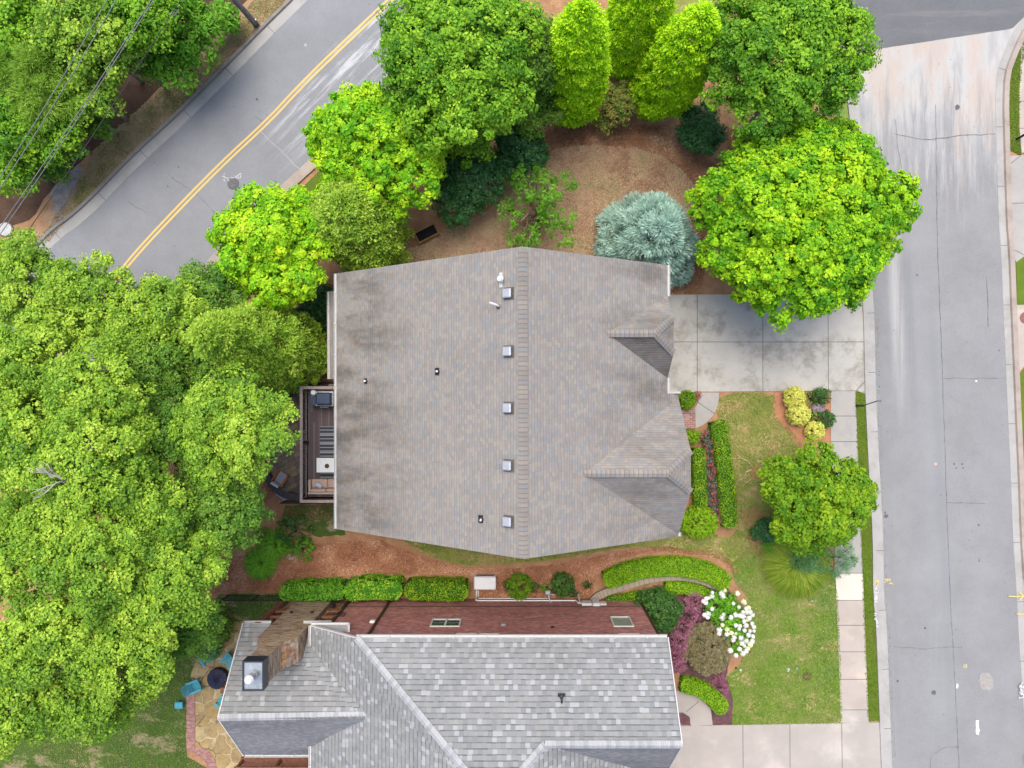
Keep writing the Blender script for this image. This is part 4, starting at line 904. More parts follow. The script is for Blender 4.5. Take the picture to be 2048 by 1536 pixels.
# chimney
ch = MB(); yc = YN + .15; tz = 9.75
def ring(x0, x1, y0, y1, z): return [(x0, y1, z), (x1, y1, z), (x1, y0, z), (x0, y0, z)]
bx0, bx1 = W(604, 1196).x, -11.32
rings = [ring(bx0, bx1, yc - 1.3, yc, 0), ring(bx0, bx1, yc - 1.3, yc, 7.0), ring(bx0 + .12, bx1 - .1, yc - 1.3, yc, 7.2), ring(bx0 + .55, bx1 - .5, yc - 1.25, yc, 7.9), ring(bx0 + .62, bx1 - .58, yc - 1.22, yc, tz)]
V = [v for r_ in rings for v in r_]; Fc = [(0, 3, 2, 1), (16, 17, 18, 19)]
for i in range(4):
    for j in range(4): Fc.append((i * 4 + j, i * 4 + (j + 1) % 4, i * 4 + 4 + (j + 1) % 4, i * 4 + 4 + j))
Fc = [tuple(reversed(f)) for f in Fc]
chm = bpy.data.objects.new('chimney', None); C.objects.link(chm); chm.parent = nb; chm['label'] = 'tall tapering tan stacked stone chimney with a black metal cap'
box_uv(mesh_obj('stack', V, Fc, M['stone'], chm))
# flat slabs of stone laid on the shoulder
rs = random.Random(5)
for i in range(9):
    t = (i // 3 + .5) / 3; x = bx1 - .5 + t * .4; z = 7.9 - t * .7 + .03; y = yc - .28 - (i % 3) * .34; r_ = [rs.uniform(.09, .17) for _ in range(7)]
    V = []
    for dz in (0, .05): V += [(x + r_[k] * .75 * math.cos(k * .9), y + r_[k] * 1.1 * math.sin(k * .9), z + dz - 1.7 * r_[k] * .75 * math.cos(k * .9)) for k in range(7)]
    mesh_obj('shoulder_stone', V, [tuple(range(6, -1, -1)), tuple(range(7, 14))] + [(k, (k + 1) % 7, 7 + (k + 1) % 7, 7 + k) for k in range(7)], plain('slab_stone_%d' % i, rs.choice([(.5, .25, .09), (.3, .16, .1), (.34, .27, .22), (.42, .22, .14)]), .9, vary=.3, sc=4), chm)
mb = MB(); mb.box((bx0 + .3, yc - .9, 7.45), (bx0 + .62, yc - .1, 7.55)); mb.build('shoulder_flashing', M['brownwood'], chm)
cx0, cx1 = bx0 + .56, bx1 - .52; cy0, cy1_ = yc - 1.3, yc + .06
mb = MB()
for a, b_ in (((cx0, cy0), (cx1, cy0 + .06)), ((cx0, cy1_ - .06), (cx1, cy1_)), ((cx0, cy0 + .06), (cx0 + .05, cy1_ - .06)), ((cx1 - .05, cy0 + .06), (cx1, cy1_ - .06))): mb.box((a[0], a[1], tz - .05), (b_[0], b_[1], tz + .6))
mb.build('cap_frame', plain('navy_black_metal', (.02, .024, .035), .35, spec=.5), chm)
MB().box((cx0 + .05, cy0 + .06, tz - .05), (cx1 - .05, cy1_ - .06, tz + .5)).build('cap_plate', plain('cap_steel', (.3, .34, .37), .35, .3, .5), chm)
fx, fy = (cx0 + cx1) / 2 + .1, (cy0 + cy1_) / 2 + .12
mb = MB(); mb.cyl((fx, fy), .17, tz + .5, tz + 1.3, 20); mb.cyl((fx, fy), .2, tz + .8, tz + .84, 20); mb.build('flue', M['greymetal'], chm, smooth=False)
mb = MB(); mb.cyl((fx, fy), .22, tz + 1.3, tz + 1.4, 24, .15); mb.build('flue_cap', M['white'], chm)
for px_ in (583, 624): 
    mb = MB(); zq = 3.2; x = (px_ - CX) * (H - zq) / F; mb.box((x - .08, yc, zq - .08), (x + .08, yc + .08, zq + .08)); mb.build('air_inlet', M['grille'], chm)
# ================================================================== garden furniture and small things
def adirondack(label, px, py, rz, group='teal garden chairs round the fire pit'):
    c = W(px, py, 0); t = thing('garden_chair', label, 'chair', c, group); T = plain('teal_plastic', (.075, .33, .4), .5, vary=.12) if 'teal' not in MATS else MATS['teal']; MATS['teal'] = T
    def fin(mb, n):
        o = mb.build(n, T, t, local=True); return o
    mb = MB()
    for i in range(5): mb.beam((-.22, -.22 + i * .11, .30 - .02), (.28, -.22 + i * .11, .40), .1, .025)
    fin(mb, 'seat'); mb = MB()
    for i in range(5): h = .95 - abs(i - 2) * .05; mb.beam((-.22, -.24 + i * .12, .28), (-.58, -.27 + i * .135, h), .105, .025)
    mb.beam((-.4, -.3, .6), (-.4, .3, .6), .05, .04); fin(mb, 'backrest')
    for s in (-1, 1):
        fin(MB().box((-.45, s * .3 - .07, .55), (.35, s * .3 + .07, .585)), 'armrest')
        fin(MB().box((.22, s * .3 - .03, 0), (.3, s * .3 + .03, .55)), 'leg'); fin(MB().beam((.28, s * .27, .36), (-.5, s * .27, .05), .03, .12), 'leg')
    t.rotation_euler = (0, 0, rz); return t
adirondack('teal slatted garden chair in full view left of the covered fire pit', 397, 1366, math.radians(22))
adirondack('teal garden chair half hidden by a leafy shrub above the fire pit', 420, 1311, math.radians(-60))
adirondack('teal garden chair tucked under the grey roof edge right above the fire pit', 463, 1316, math.radians(-128))
adirondack('teal garden chair under the grey roof edge right below the fire pit', 452, 1398, math.radians(140))
c = W(365, 1404); t = thing('side_table', 'small teal side table on the grass outside the brick border', 'table', c)
mb = MB(); mb.box((-.24, -.2, .45), (.24, .2, .49), bev=.02); mb.build('tabletop', MATS['teal'], t, local=True)
for x in (-.18, .14):
    for y in (-.16, .12): MB().box((x, y, 0), (x + .04, y + .04, .45)).build('leg', MATS['teal'], t, local=True)
c = W(440, 1353); t = thing('fire_pit', 'round fire pit under a pleated navy black cover on the flagstones', 'fire pit', c)
V = []; Fc = []; n = 48
for k, (r, z) in enumerate(((.6, 0), (.63, .3), (.6, .42), (.38, .5), (.12, .58), (.0, .6))):
    for j in range(n): rr = r * (1 + (.035 if k in (1, 2, 3) else 0) * math.sin(j * 14 * 6.283 / n)); V.append((c.x + rr * math.cos(j * 6.283 / n), c.y + rr * math.sin(j * 6.283 / n), z - (.02 * math.sin(j * 14 * 6.283 / n) if k in (2, 3, 4) else 0)))
for k in range(5):
    for j in range(n): Fc.append((k * n + j, k * n + (j + 1) % n, (k + 1) * n + (j + 1) % n, (k + 1) * n + j))
mesh_obj('cover', V, Fc, plain('navy_cover', (.016, .018, .045), .6, spec=.4), t)
mb = MB(); mb.cyl(c, .5, 0, .25, 20); mb.build('bowl', M['blackmetal'], t)

# paver, flagstone and brick surfaces
m, nt, b = new_mat('flagstone'); p = pos(nt); wv = nd(nt, 'ShaderNodeVectorMath', {0: p, 1: scalev(nt, noise(nt, p, 1.6, 3, col=True), (.5, .5, 0))}, operation='ADD').outputs[0]
v1 = nd(nt, 'ShaderNodeTexVoronoi', {'Vector': scalev(nt, wv, (1, 1, 0)), 'Scale': 1.15}, feature='DISTANCE_TO_EDGE'); v2 = nd(nt, 'ShaderNodeTexVoronoi', {'Vector': scalev(nt, wv, (1, 1, 0)), 'Scale': 1.15})
c = ramp(nt, sep(nt, v2.outputs['Color'])[0], [(0, (.34, .24, .1)), (.3, (.4, .29, .13)), (.55, (.3, .22, .11)), (.8, (.43, .33, .17))])
c = mix(nt, .6, c, ramp(nt, noise(nt, p, 2.5, 6, .7), [(.35, (.5, .48, .42)), (.6, (1, 1, 1))]), 'MULTIPLY')
e_ = sstep(nt, v1.outputs['Distance'], .012, .035); jc = ramp(nt, noise(nt, p, .6, 2), [(.45, (.13, .09, .05)), (.55, (.46, .38, .24))])
c = mix(nt, e_, jc, c); nt.links.new(c, b.inputs['Base Color']); b.inputs['Roughness'].default_value = .85; bump(nt, b, e_, .4, .02); M['flag'] = m
sheet('flagstone_patio', P2([(470, 1243), (560, 1240), (560, 1560), (430, 1560), (424, 1535), (412, 1515), (391, 1509), (391, 1385), (382, 1350), (392, 1320), (425, 1290), (440, 1262)]), .04, M['flag'])
bb = MB(); path = P2([(382.5, 1384), (382.5, 1500)]); bb.box((path[0][0] - .25, path[1][1], 0), (path[0][0] + .25, path[0][1], .065))
pth = P2(smooth_poly([(391, 1502), (404, 1503), (418, 1513), (426, 1536), (428, 1600)], 2, False)); V, Fc = ribbon(pth, .55, .068); bb.add(V, Fc)
o = bb.build('brick_border', brick('border_brick', [(.36, .17, .14), (.3, .13, .11), (.4, .22, .18), (.26, .12, .1)], (.46, .36, .33), .2, .085)); tag(box_uv(o), None, None, None, 'structure')
m, nt, b = new_mat('patio_paver'); p = pos(nt); an = math.radians(32); s = sep(nt, p)
u = mt(nt, 'ADD', mt(nt, 'MULTIPLY', s[0], math.cos(an)), mt(nt, 'MULTIPLY', s[1], math.sin(an))); v = mt(nt, 'SUBTRACT', mt(nt, 'MULTIPLY', s[1], math.cos(an)), mt(nt, 'MULTIPLY', s[0], math.sin(an)))
r, fu, fv, row = cells(nt, u, v, .42, .3)
c = ramp(nt, r, [(0, (0.160, 0.130, 0.115)), (0.200, (0.220, 0.180, 0.130)), (0.400, (0.120, 0.105, 0.100)), (0.600, (0.270, 0.220, 0.150)), (0.800, (0.180, 0.140, 0.130))], 'CONSTANT')
g = mt(nt, 'MAXIMUM', mt(nt, 'LESS_THAN', fv, .06), mt(nt, 'LESS_THAN', fu, .045)); c = mix(nt, g, c, (.06, .05, .045)); c = mix(nt, .6, c, ramp(nt, noise(nt, p, 3, 5, .7), [(.3, .6), (.7, 1.0)]), 'MULTIPLY')
nt.links.new(c, b.inputs['Base Color']); b.inputs['Roughness'].default_value = .9
sheet('paver_patio', P2([(700, 766), (640, 768), (612, 773), (590, 784), (572, 806), (556, 840), (548, 880), (543, 920), (541, 950), (548, 972), (566, 986), (600, 993), (700, 994)]), .045, m)
arc = P2(smooth_poly([(700, 765), (640, 766), (610, 771), (588, 782), (570, 804), (554, 840)], 2, False)); sweep('patio_edging', arc, [(-.08, 0), (-.08, .12), (.08, .12), (.08, 0)][::-1], M['darkbrown']); bpy.data.objects['patio_edging']['kind'] = 'structure'
arc2 = P2(smooth_poly([(538, 948), (548, 966), (563, 981), (585, 991), (612, 993)], 2, False))
o = sweep('seat_wall', arc2, [(-.16, 0), (-.16, .5), (-.2, .5), (-.2, .56), (.2, .56), (.2, .5), (.16, .5), (.16, 0)][::-1], plain('dark_block', (.045, .04, .045), .7, vary=.2)); tag(o, 'low curved dark block seat wall round the lower corner of the paver patio', 'wall')
# deck
zf = 2.2; dx0, dx1 = W(602, 0, 3.2).x, xw0; dy1, dy0 = W(0, 775, 3.2).y, W(0, 1003, 3.2).y
dk = thing('deck', 'dark brown board deck with a grey railing along the left side of the house', 'deck', (dx0, dy0, 0))
def boards(name, cols, ax):
    m, nt, b = new_mat(name); s = sep(nt, pos(nt)); r, fu, fv, row = cells(nt, s[1 - ax], s[ax], 3.6, .14)
    c = ramp(nt, r, [(i / len(cols), x) for i, x in enumerate(cols)]); c = mix(nt, mt(nt, 'MULTIPLY', mt(nt, 'LESS_THAN', fv, .09), .85), c, (.012, .01, .01))
    c = mix(nt, .5, c, ramp(nt, noise(nt, pos(nt), 5, 5, .7), [(.3, .7), (.7, 1.0)]), 'MULTIPLY'); nt.links.new(c, b.inputs['Base Color']); b.inputs['Roughness'].default_value = .65; return m
MB().box((dx0 + .08, dy0 + .1, zf - .2), (dx1, dy1 - .1, zf)).build('deck_floor', boards('deck_boards', [(0.128, 0.099, 0.102), (0.093, 0.071, 0.076), (0.153, 0.119, 0.119)], 0), dk)
rl = plain('rail_greige', (.3, .25, .23), .6, vary=.1)
mb = MB(); mb.box((dx0 - .07, dy0 - .07, 3.16), (dx0 + .09, dy1 + .07, 3.2)); mb.box((dx0 + .09, dy0 - .07, 3.162), (dx1, dy0 + .09, 3.202)); mb.box((dx0 + .09, dy1 - .09, 3.162), (dx1, dy1 + .07, 3.202))
mb.box((dx0 - .02, dy0, 2.3), (dx0 + .04, dy1, 2.36)); mb.build('railing', rl, dk)
mb = MB()
for i in range(int((dy1 - dy0) / .13)): mb.box((dx0 - .012, dy0 + .08 + i * .13, zf + .1), (dx0 + .025, dy0 + .117 + i * .13, 3.165))
for i in range(int((dx1 - dx0) / .13)):
    for y in (dy0, dy1): mb.box((dx0 + .1 + i * .13, y - .012, zf + .1), (dx0 + .137 + i * .13, y + .025, 3.165))
mb.build('balusters', M['darkbrown'], dk)
mb = MB()
for y in (dy0, (dy0 + dy1) / 2, dy1 - .12): MB().box((dx0, y, 0), (dx0 + .14, y + .14, 3.15)).build('post', M['darkbrown'], dk); mb = MB(); mb.box((dx0, dy0 + .0, zf - .45), (dx0 + .07, dy1, zf - .15)); mb.box((dx0, dy0, zf - .45), (dx1, dy0 + .07, zf - .15)); mb.build('rim_joist', M['darkbrown'], dk)
Z = zf
def D(px, py, z): return W(px, py, z)
# grill
a, b_ = D(620, 784, Z + .9), D(668, 811, Z + .9); t = thing('barbecue_grill', 'large navy and black gas barbecue with steel edging in the top corner of the deck', 'barbecue', ((a.x + b_.x) / 2, (a.y + b_.y) / 2, Z))
nav = plain('navy_enamel', (.03, .05, .1), .3, spec=.5); stl = plain('grill_steel', (.42, .43, .45), .3, .6, .5)
y0, y1 = b_.y, a.y; x0 = D(632, 0, Z + .9).x; x1 = D(665, 0, Z + .9).x; xs_ = a.x
mb = MB(); mb.box((x0, y0, Z + .1), (x1, y1, Z + .82)); mb.build('cabinet', M['blackmetal'], t)
mb = MB(); mb.box((x0 + .02, y0 + .02, Z + .82), (x1 - .02, y1 - .02, Z + 1.12), bev=.09); mb.build('lid', nav, t)
mb = MB(); mb.box((x0 - .02, y0 - .03, Z + .8), (x1 + .02, y0 + .03, Z + .86)); mb.box((x0 - .02, y1 - .03, Z + .8), (x1 + .02, y1 + .03, Z + .86)); mb.box((x0 - .03, y0 + .03, Z + .8), (x0 + .02, y1 - .03, Z + .861)); mb.box((x1 - .02, y0 + .03, Z + .8), (x1 + .03, y1 - .03, Z + .861)); mb.tube([(x0 + .25, y0 - .1, Z + .95), (x1 - .25, y0 - .1, Z + .95)], .018, 8); mb.build('trim', stl, t)
mb = MB(); mb.box((xs_, y0, Z + .8), (x0 - .04, y1 - .05, Z + .84), bev=.012); mb.build('side_shelf', nav, t); mb = MB(); mb.box((x1 + .04, y0, Z + .78), (x1 + .3, y1 - .05, Z + .82)); mb.build('side_shelf', M['blackmetal'], t)
mb = MB(); q = D(626, 785, Z + .9); mb.cyl(q, .16, Z + .84, Z + .93, 16, .12); mb.build('burner_cover', M['offwhite'], t)
for i in range(4): MB().cyl((x0 + .2 + i * .22, y0 - .04), .025, Z + .7, Z + .78, 8).build('knob', stl, t)
# rug, table, centrepiece, sofa
a, b_ = D(640, 853, Z), D(700, 957, Z); rg = MB(); rg.box((a.x, b_.y, Z + .002), (dx1 - .05, a.y, Z + .012))
m, nt, b = new_mat('striped_rug'); s = sep(nt, pos(nt)); f = mt(nt, 'FRACT', mt(nt, 'MULTIPLY', mt(nt, 'SUBTRACT', a.y, s[1]), 1 / .5))
c = ramp(nt, f, [(0, (.35, .35, .35)), (.06, (.05, .06, .09)), (.34, (.3, .3, .32)), (.46, (.055, .065, .09)), (.74, (.28, .28, .3)), (.84, (.34, .34, .33)), (.88, (.06, .065, .09)), (.93, (.4, .4, .38))], 'CONSTANT')
c = mix(nt, .6, c, ramp(nt, noise(nt, scalev(nt, pos(nt), (1, 6, 1)), 12, 3, .7), [(.3, .6), (.7, 1.0)]), 'MULTIPLY'); nt.links.new(c, b.inputs['Base Color']); b.inputs['Roughness'].default_value = .95
tag(rg.build('rug', m), 'dark blue and pale grey striped rug on the deck boards', 'rug')
zt_ = Z + .74; a, b_ = D(633, 916, zt_), D(700, 945, zt_); t = thing('dining_table', 'white rectangular table standing on the striped rug', 'table', ((a.x + dx1) / 2, (a.y + b_.y) / 2, Z))
wt = plain('white_tabletop', (.72, .74, .74), .35, vary=.03); MB().box((a.x, b_.y, zt_ - .04), (dx1 - .1, a.y, zt_), bev=.01).build('tabletop', wt, t)
for x in (a.x + .08, dx1 - .2):
    for y in (b_.y + .06, a.y - .12): MB().box((x, y, Z), (x + .06, y + .06, zt_ - .04)).build('leg', wt, t)
q = D(654, 932, zt_); mb = MB()
for k in range(3): mb.tube([(q.x + (.11 - k * .03) * math.cos(i * .524), q.y + (.11 - k * .03) * math.sin(i * .524), zt_ + .02 + k * .02) for i in range(13)], .022, 6)
mb.cyl(q, .1, zt_ + .001, zt_ + .02, 16); tag(mb.build('wreath', plain('rattan', (.13, .08, .05), .8, vary=.4, sc=30)), 'round brown woven wreath in the middle of the white table', 'wreath')
zs_ = Z + .42; sa, sb = D(619, 959, zs_), D(700, 987, Z + .8); t = thing('sofa', 'beige cushioned outdoor sofa at the lower end of the deck', 'sofa', (sa.x, sb.y, Z))
fb = plain('beige_cushion', (.43, .3, .24), .9, vary=.06); fr_ = plain('sofa_frame', (.42, .34, .28), .7, vary=.1)
X0, X1 = sa.x, min(dx1 + .0, sa.x + 1.95); Yt, Yb = sa.y, D(0, 988, Z + .7).y
MB().box((X0, Yb, Z + .05), (X1, Yt - .03, Z + .25)).build('frame', fr_, t); MB().box((X0 - .02, Yb - .02, Z + .25), (X1, Yb + .1, Z + .72), bev=.03).build('backrest', fr_, t)
MB().box((X0 - .03, Yb + .1, Z + .2), (X0 + .1, Yt, Z + .58), bev=.03).build('armrest', fr_, t)
hw = (X1 - X0 - .12) / 2
for k in range(2):
    MB().box((X0 + .12 + k * hw, Yb + .3, Z + .25), (X0 + .1 + (k + 1) * hw, Yt + .02, Z + .44), bev=.05).build('seat_cushion', fb, t)
    MB().box((X0 + .12 + k * hw, Yb + .1, Z + .4), (X0 + .1 + (k + 1) * hw, Yb + .29, Z + .82), bev=.07).build('back_cushion', fb, t)
q = D(637, 971, Z + .62); m, nt, b = new_mat('striped_pillow'); s = sep(nt, pos(nt)); f = mt(nt, 'FRACT', mt(nt, 'MULTIPLY', mt(nt, 'ADD', mt(nt, 'MULTIPLY', s[0], .8), mt(nt, 'MULTIPLY', s[1], -.5)), 14)); nt.links.new(ramp(nt, f, [(0, (.14, .17, .28)), (.35, (.5, .52, .6))], 'CONSTANT'), b.inputs['Base Color']); b.inputs['Roughness'].default_value = .9
mb = MB(); mb.box((q.x - .21, q.y - .13, Z + .46), (q.x + .21, q.y + .13, Z + .64), rz=math.radians(-35), bev=.06); tag(mb.build('pillow', m), 'blue and white striped pillow lying on the beige sofa', 'pillow')
# armchair and grey cover on the patio
c = W(561, 957, .4); t = thing('armchair', 'wooden patio armchair with a flat grey cushion by the curved seat wall', 'chair', (c.x, c.y, 0)); ow = plain('orange_wood', (.33, .12, .04), .6, vary=.25); gc = plain('grey_cushion', (.3, .31, .34), .9, vary=.05)
def lb(a, b_, n, mt_, bev=0): o = MB().box(a, b_, bev=bev).build(n, mt_, t, local=True); return o
lb((-.25, -.3, .32), (.25, .38, .42), 'seat_cushion', gc, .03); lb((-.25, -.42, .36), (.25, -.3, .8), 'back_cushion', gc, .03); lb((-.26, -.45, .78), (.26, -.36, .84), 'top_rail', M['white'])
for s in (-1, 1):
    lb((s * .33 - .05, -.35, .58), (s * .33 + .05, .35, .62), 'armrest', ow)
    for y in (-.3, .27): lb((s * .33 - .03, y, 0), (s * .33 + .03, y + .06, .58), 'leg', ow)
lb((-.32, -.38, .26), (.32, .38, .31), 'frame', ow); t.rotation_euler = (0, 0, math.radians(-32))
gm = plain('grey_canvas', (.27, .3, .32), .85, vary=.1); q = [W(544, 967, .5), W(588, 993, .45), W(569, 1002, .1), W(552, 990, .12)]
o = mesh_obj('canvas_cover', [v for v in q] + [Vector((v.x, v.y, 0)) for v in q], [(0, 1, 2, 3), (0, 4, 5, 1), (1, 5, 6, 2), (2, 6, 7, 3), (3, 7, 4, 0)], gm); tag(o, 'slanting grey canvas cover outside the curved seat wall', 'cover')
# raised planter
c = W(853, 466, .7); t = thing('raised_planter', 'wooden raised planter box filled with dark soil on the straw above the house', 'planter', (c.x, c.y, 0)); pw = plain('cedar', (.33, .19, .07), .7, vary=.2)
hx, hy = .66, .34
lb((-hx, -hy, .35), (hx, -hy + .05, .72), 'side_board', pw); lb((-hx, hy - .05, .35), (hx, hy, .72), 'side_board', pw); lb((-hx, -hy + .05, .35), (-hx + .05, hy - .05, .72), 'end_board', pw); lb((hx - .05, -hy + .05, .35), (hx, hy - .05, .72), 'end_board', pw)
for x in (-hx - .03, hx - .04):
    for y in (-hy - .03, hy - .04): lb((x, y, 0), (x + .07, y + .07, .74), 'leg', pw)
o = lb((-hx + .05, -hy + .05, .4), (hx - .05, hy - .05, .64), 'soil', plain('black_soil', (.012, .012, .014), .95, vary=.6, sc=20)); t.rotation_euler = (0, 0, math.radians(27))
# generator
c = W(970, 1166, .6); t = thing('generator', 'white standby generator box on the soil beside the brick wall', 'generator', (c.x, c.y, 0)); gw = plain('generator_white', (.6, .61, .63), .4, vary=.03)
lb((-.64, -.38, .0), (.64, .38, .55), 'body', gw, .05); lb((-.66, -.4, .55), (.66, .4, .72), 'lid', gw, .07); lb((-.5, .382, .2), (.5, .4, .5), 'vent_grille', plain('taupe_grille', (.2, .18, .16), .6))
# fences
def picket(label, A, B, h, n, name='iron_fence'):
    A, B = Vector((*A, 0)), Vector((*B, 0)); t = thing(name, label, 'fence', (A + B) / 2); mb = MB(); d = B - A
    for z in (.12, h - .12, h): mb.beam(A + Vector((0, 0, z)), B + Vector((0, 0, z)), .035, .035)
    mb.build('rails', M['blackmetal'], t); mb = MB()
    for i in range(n + 1): p = A + d * i / n; mb.beam(p + Vector((0, 0, .05)), p + Vector((0, 0, h + .03)), .024, .024)
    mb.build('pickets', M['blackmetal'], t)
    for f in (0, .5, 1): p = A + d * f; MB().box((p.x - .035, p.y - .035, 0), (p.x + .035, p.y + .035, h + .08)).build('post', M['blackmetal'], t)
a = W(458, 1190); b_ = W(578, 1190); picket('black iron picket fence between the tree crowns and the stone chimney', a[:2], b_[:2], 1.15, 20)
a = W(664, 1194); b_ = W(706, 1194); picket('short black iron picket fence between the chimney and the brick wall', a[:2], b_[:2], 1.15, 10)
a = W(574, 1001); b_ = W(690, 1001); picket('black iron picket fence running below the deck to the house', a[:2], b_[:2], 1.1, 34)
# street furniture
c = W(1712, 811); t = thing('street_post', 'thin black metal post on a thicker base on the grass by the kerb', 'post', c)
mb = MB(); mb.tube([(0, 0, 0), (.03, .01, .9)], [.07, .06], 10); mb.build('base', M['blackmetal'], t, local=True); mb = MB(); mb.tube([(.03, .01, .85), (.1, .3, 2.3)], .03, 8); mb.tube([(.1, .3, 2.3), (.32, .3, 2.36)], .022, 6); mb.build('pole', M['blackmetal'], t, local=True)
c = W(2032, 279); t = thing('street_post', 'black post on the far pavement at the right edge by the top driveway', 'post', c)
mb = MB(); mb.tube([(0, 0, 0), (.1, .1, 1.2)], .07, 10); mb.build('base', M['blackmetal'], t, local=True); mb = MB(); mb.tube([(.1, .1, 1.2), (.8, .3, 4)], .04, 8); mb.build('pole', M['blackmetal'], t, local=True)
c = W(2050, 636); mb = MB(); mb.cyl(c, .36, .05, .075, 24); o = mb.build('manhole_cover', plain('rust_iron', (.22, .1, .09), .8, vary=.2)); tag(o, 'rusty red round cover in the far driveway at the right edge', 'manhole cover')
c = W(2058, 1512); t = thing('wheeled_bin', 'dark green wheeled bin with black wheels at the bottom right corner', 'bin', c)
mb = MB(); mb.box((-.1, -.3, .12), (.5, .4, 1.0), rz=.5, bev=.05); mb.build('body', plain('bin_green', (.02, .12, .06), .5), t, local=True)
for y in (-.28, .1): mb = MB(); mb.tube([(-.17, y - .05, .16), (-.17, y + .06, .16)], .15, 14); mb.build('wheel', M['blackmetal'], t, local=True)
# covers in the neighbour's lawn
def lid(label, px, py, r, col, name='utility_cover', cat='utility cover', sy=1, z=.05):
    c = W(px, py); t = thing(name, label, cat, c); mb = MB(); mb.cyl((0, 0), r, 0, z, 22, r * .95); o = mb.build('lid', plain('lid_' + label[:12], col, .7, vary=.15), t, local=True); o.scale = (1, sy, 1)
    MB().cyl((0, 0), r * 1.15, -.02, .02, 22).build('rim', M['joint'], t, local=True)
lid('pale green round utility cover, larger of the two green ones in the lawn', 1575, 1339, .14, (.3, .45, .28)); lid('blue green round utility cover, smaller one right of the pale green cover', 1594, 1336, .11, (.14, .28, .22))
lid('dull grey round valve cover touching the brown oval meter box', 1599, 1353, .11, (.16, .18, .16)); lid('white round drain cap beside a small dark hole by the olive shrub', 1481, 1340, .1, (.6, .6, .58))
lid('small black drain opening left of the white cap', 1472, 1336, .06, (.02, .015, .015)); lid('rusty brown oval meter box lid in the lawn', 1614, 1352, .25, (.17, .065, .03), 'meter_lid', 'meter box', .45, .06)
lid('small cream coloured flag or cap in the lawn near the pale pavement slab', 1624, 1202, .06, (.6, .5, .35), 'drain_cap', 'cap')
lid('round grey stone cover on the gravel at the left edge of the view', 12, 459, .42, (.4, .4, .4), 'well_cover', 'well cover', 1, .1)
# rocks
def rock(label, px, py, r, col, seed, sx=1.3):
    rs = np.random.RandomState(seed); c = W(px, py); V = []; Fc = []; nu, nv = 14, 7
    for i in range(nv + 1):
        ph = math.pi * i / nv
        for j in range(nu):
            th = 2 * math.pi * j / nu; q = r * (.75 + .35 * rs.rand()); V.append((c.x + q * sx * math.sin(ph) * math.cos(th), c.y + q * math.sin(ph) * math.sin(th), .12 * r / .3 + q * .6 * math.cos(ph)))
    for i in range(nv):
        for j in range(nu): Fc.append((i * nu + j, (i + 1) * nu + j, (i + 1) * nu + (j + 1) % nu, i * nu + (j + 1) % nu))
    tag(mesh_obj('garden_rock', V, Fc, plain('rock_' + str(seed), col, .9, vary=.4, sc=5)), label, 'rock')
rock('rough grey purple boulder in the bed between the yellow shrubs', 1633, 817, .4, (.22, .17, .19), 1); rock('pale tan rock on the soil right of the fern clumps', 583, 1113, .22, (.45, .32, .22), 2); rock('small pale rocks by the deck wall at the top of the paver patio', 665, 771, .14, (.6, .55, .42), 3, 2)
# brick step
mb = MB(); a, b_ = W(1362, 820), W(1389, 857); mb.box((a.x - .5, b_.y, 0), (b_.x, a.y, .16)); o = mb.build('front_step', brick('step_brick', [(.3, .15, .12), (.24, .11, .09), (.34, .2, .16)], (.45, .42, .4), .3, .11)); tag(box_uv(o), 'red brick entrance step between the house and the curved path', 'step')
# curved stone edging beside the neighbour's wall
pth = smooth_poly([(1183, 1205), (1190, 1192), (1215, 1180), (1262, 1166), (1300, 1155), (1345, 1150), (1395, 1155), (1440, 1175)], 2, False)
m = concrete('edging_stone', (.31, .26, .2), (.2, .16, .12), .5); o = sweep('stone_edging', P2(pth), [(-.22, 0), (-.22, .3), (.22, .32), (.22, 0)][::-1], m); tag(o, 'curved tan stone garden edging between the two clipped hedges', 'edging')
pw_ = P2(pth); mb = MB()
for i in range(0, len(pw_) - 1, 1):
    a = Vector(pw_[i]); b2 = Vector(pw_[i + 1]); d = (b2 - a).normalized(); q = Vector((-d.y, d.x)) * .225
    mb.add([(a.x - q.x - d.x * .01, a.y - q.y - d.y * .01, .304), (a.x + q.x - d.x * .01, a.y + q.y - d.y * .01, .323), (a.x + q.x + d.x * .01, a.y + q.y + d.y * .01, .323), (a.x - q.x + d.x * .01, a.y - q.y + d.y * .01, .304)], [(0, 1, 2, 3)])
j_ = mb.build('edging_joint', M['joint'], o)
# utility pole and cables
pb = W(513, 50); ptop = W(341, -150, 10.5); t = thing('utility_pole', 'grey timber utility pole standing on the bank at the top left', 'utility pole', pb)
mb = MB(); mb.tube([pb - Vector((0, 0, .2)), pb + (ptop - pb) * .5, ptop], [.17, .15, .12], 12); mb.build('pole', plain('grey_timber', (.2, .21, .24), .8, vary=.3, sc=3), t, smooth=True)
mb = MB(); c0, c1 = W(300, -185, 9.6), W(485, -115, 9.6); mb.beam(c0, c1, .12, .14); mb.build('crossarm', plain('grey_timber2', (.2, .2, .2), .8), t)
mb = MB(); q = pb + (ptop - pb) * .04; mb.tube([q + Vector((.17, .05, -.3)), q + Vector((.17, .05, .2))], .05, 8); mb.build('ground_guard', M['greymetal'], t)
mb = MB()
for f in (.1, .3, .7, .9): q = c0 + (c1 - c0) * f; mb.cyl(q, .05, q.z + .07, q.z + .25, 10, .03)
mb.build('insulators', M['offwhite'], t)
cm = plain('cable_grey', (.16, .16, .17), .5, .3); cmb = plain('cable_black', (.03, .03, .03), .6)
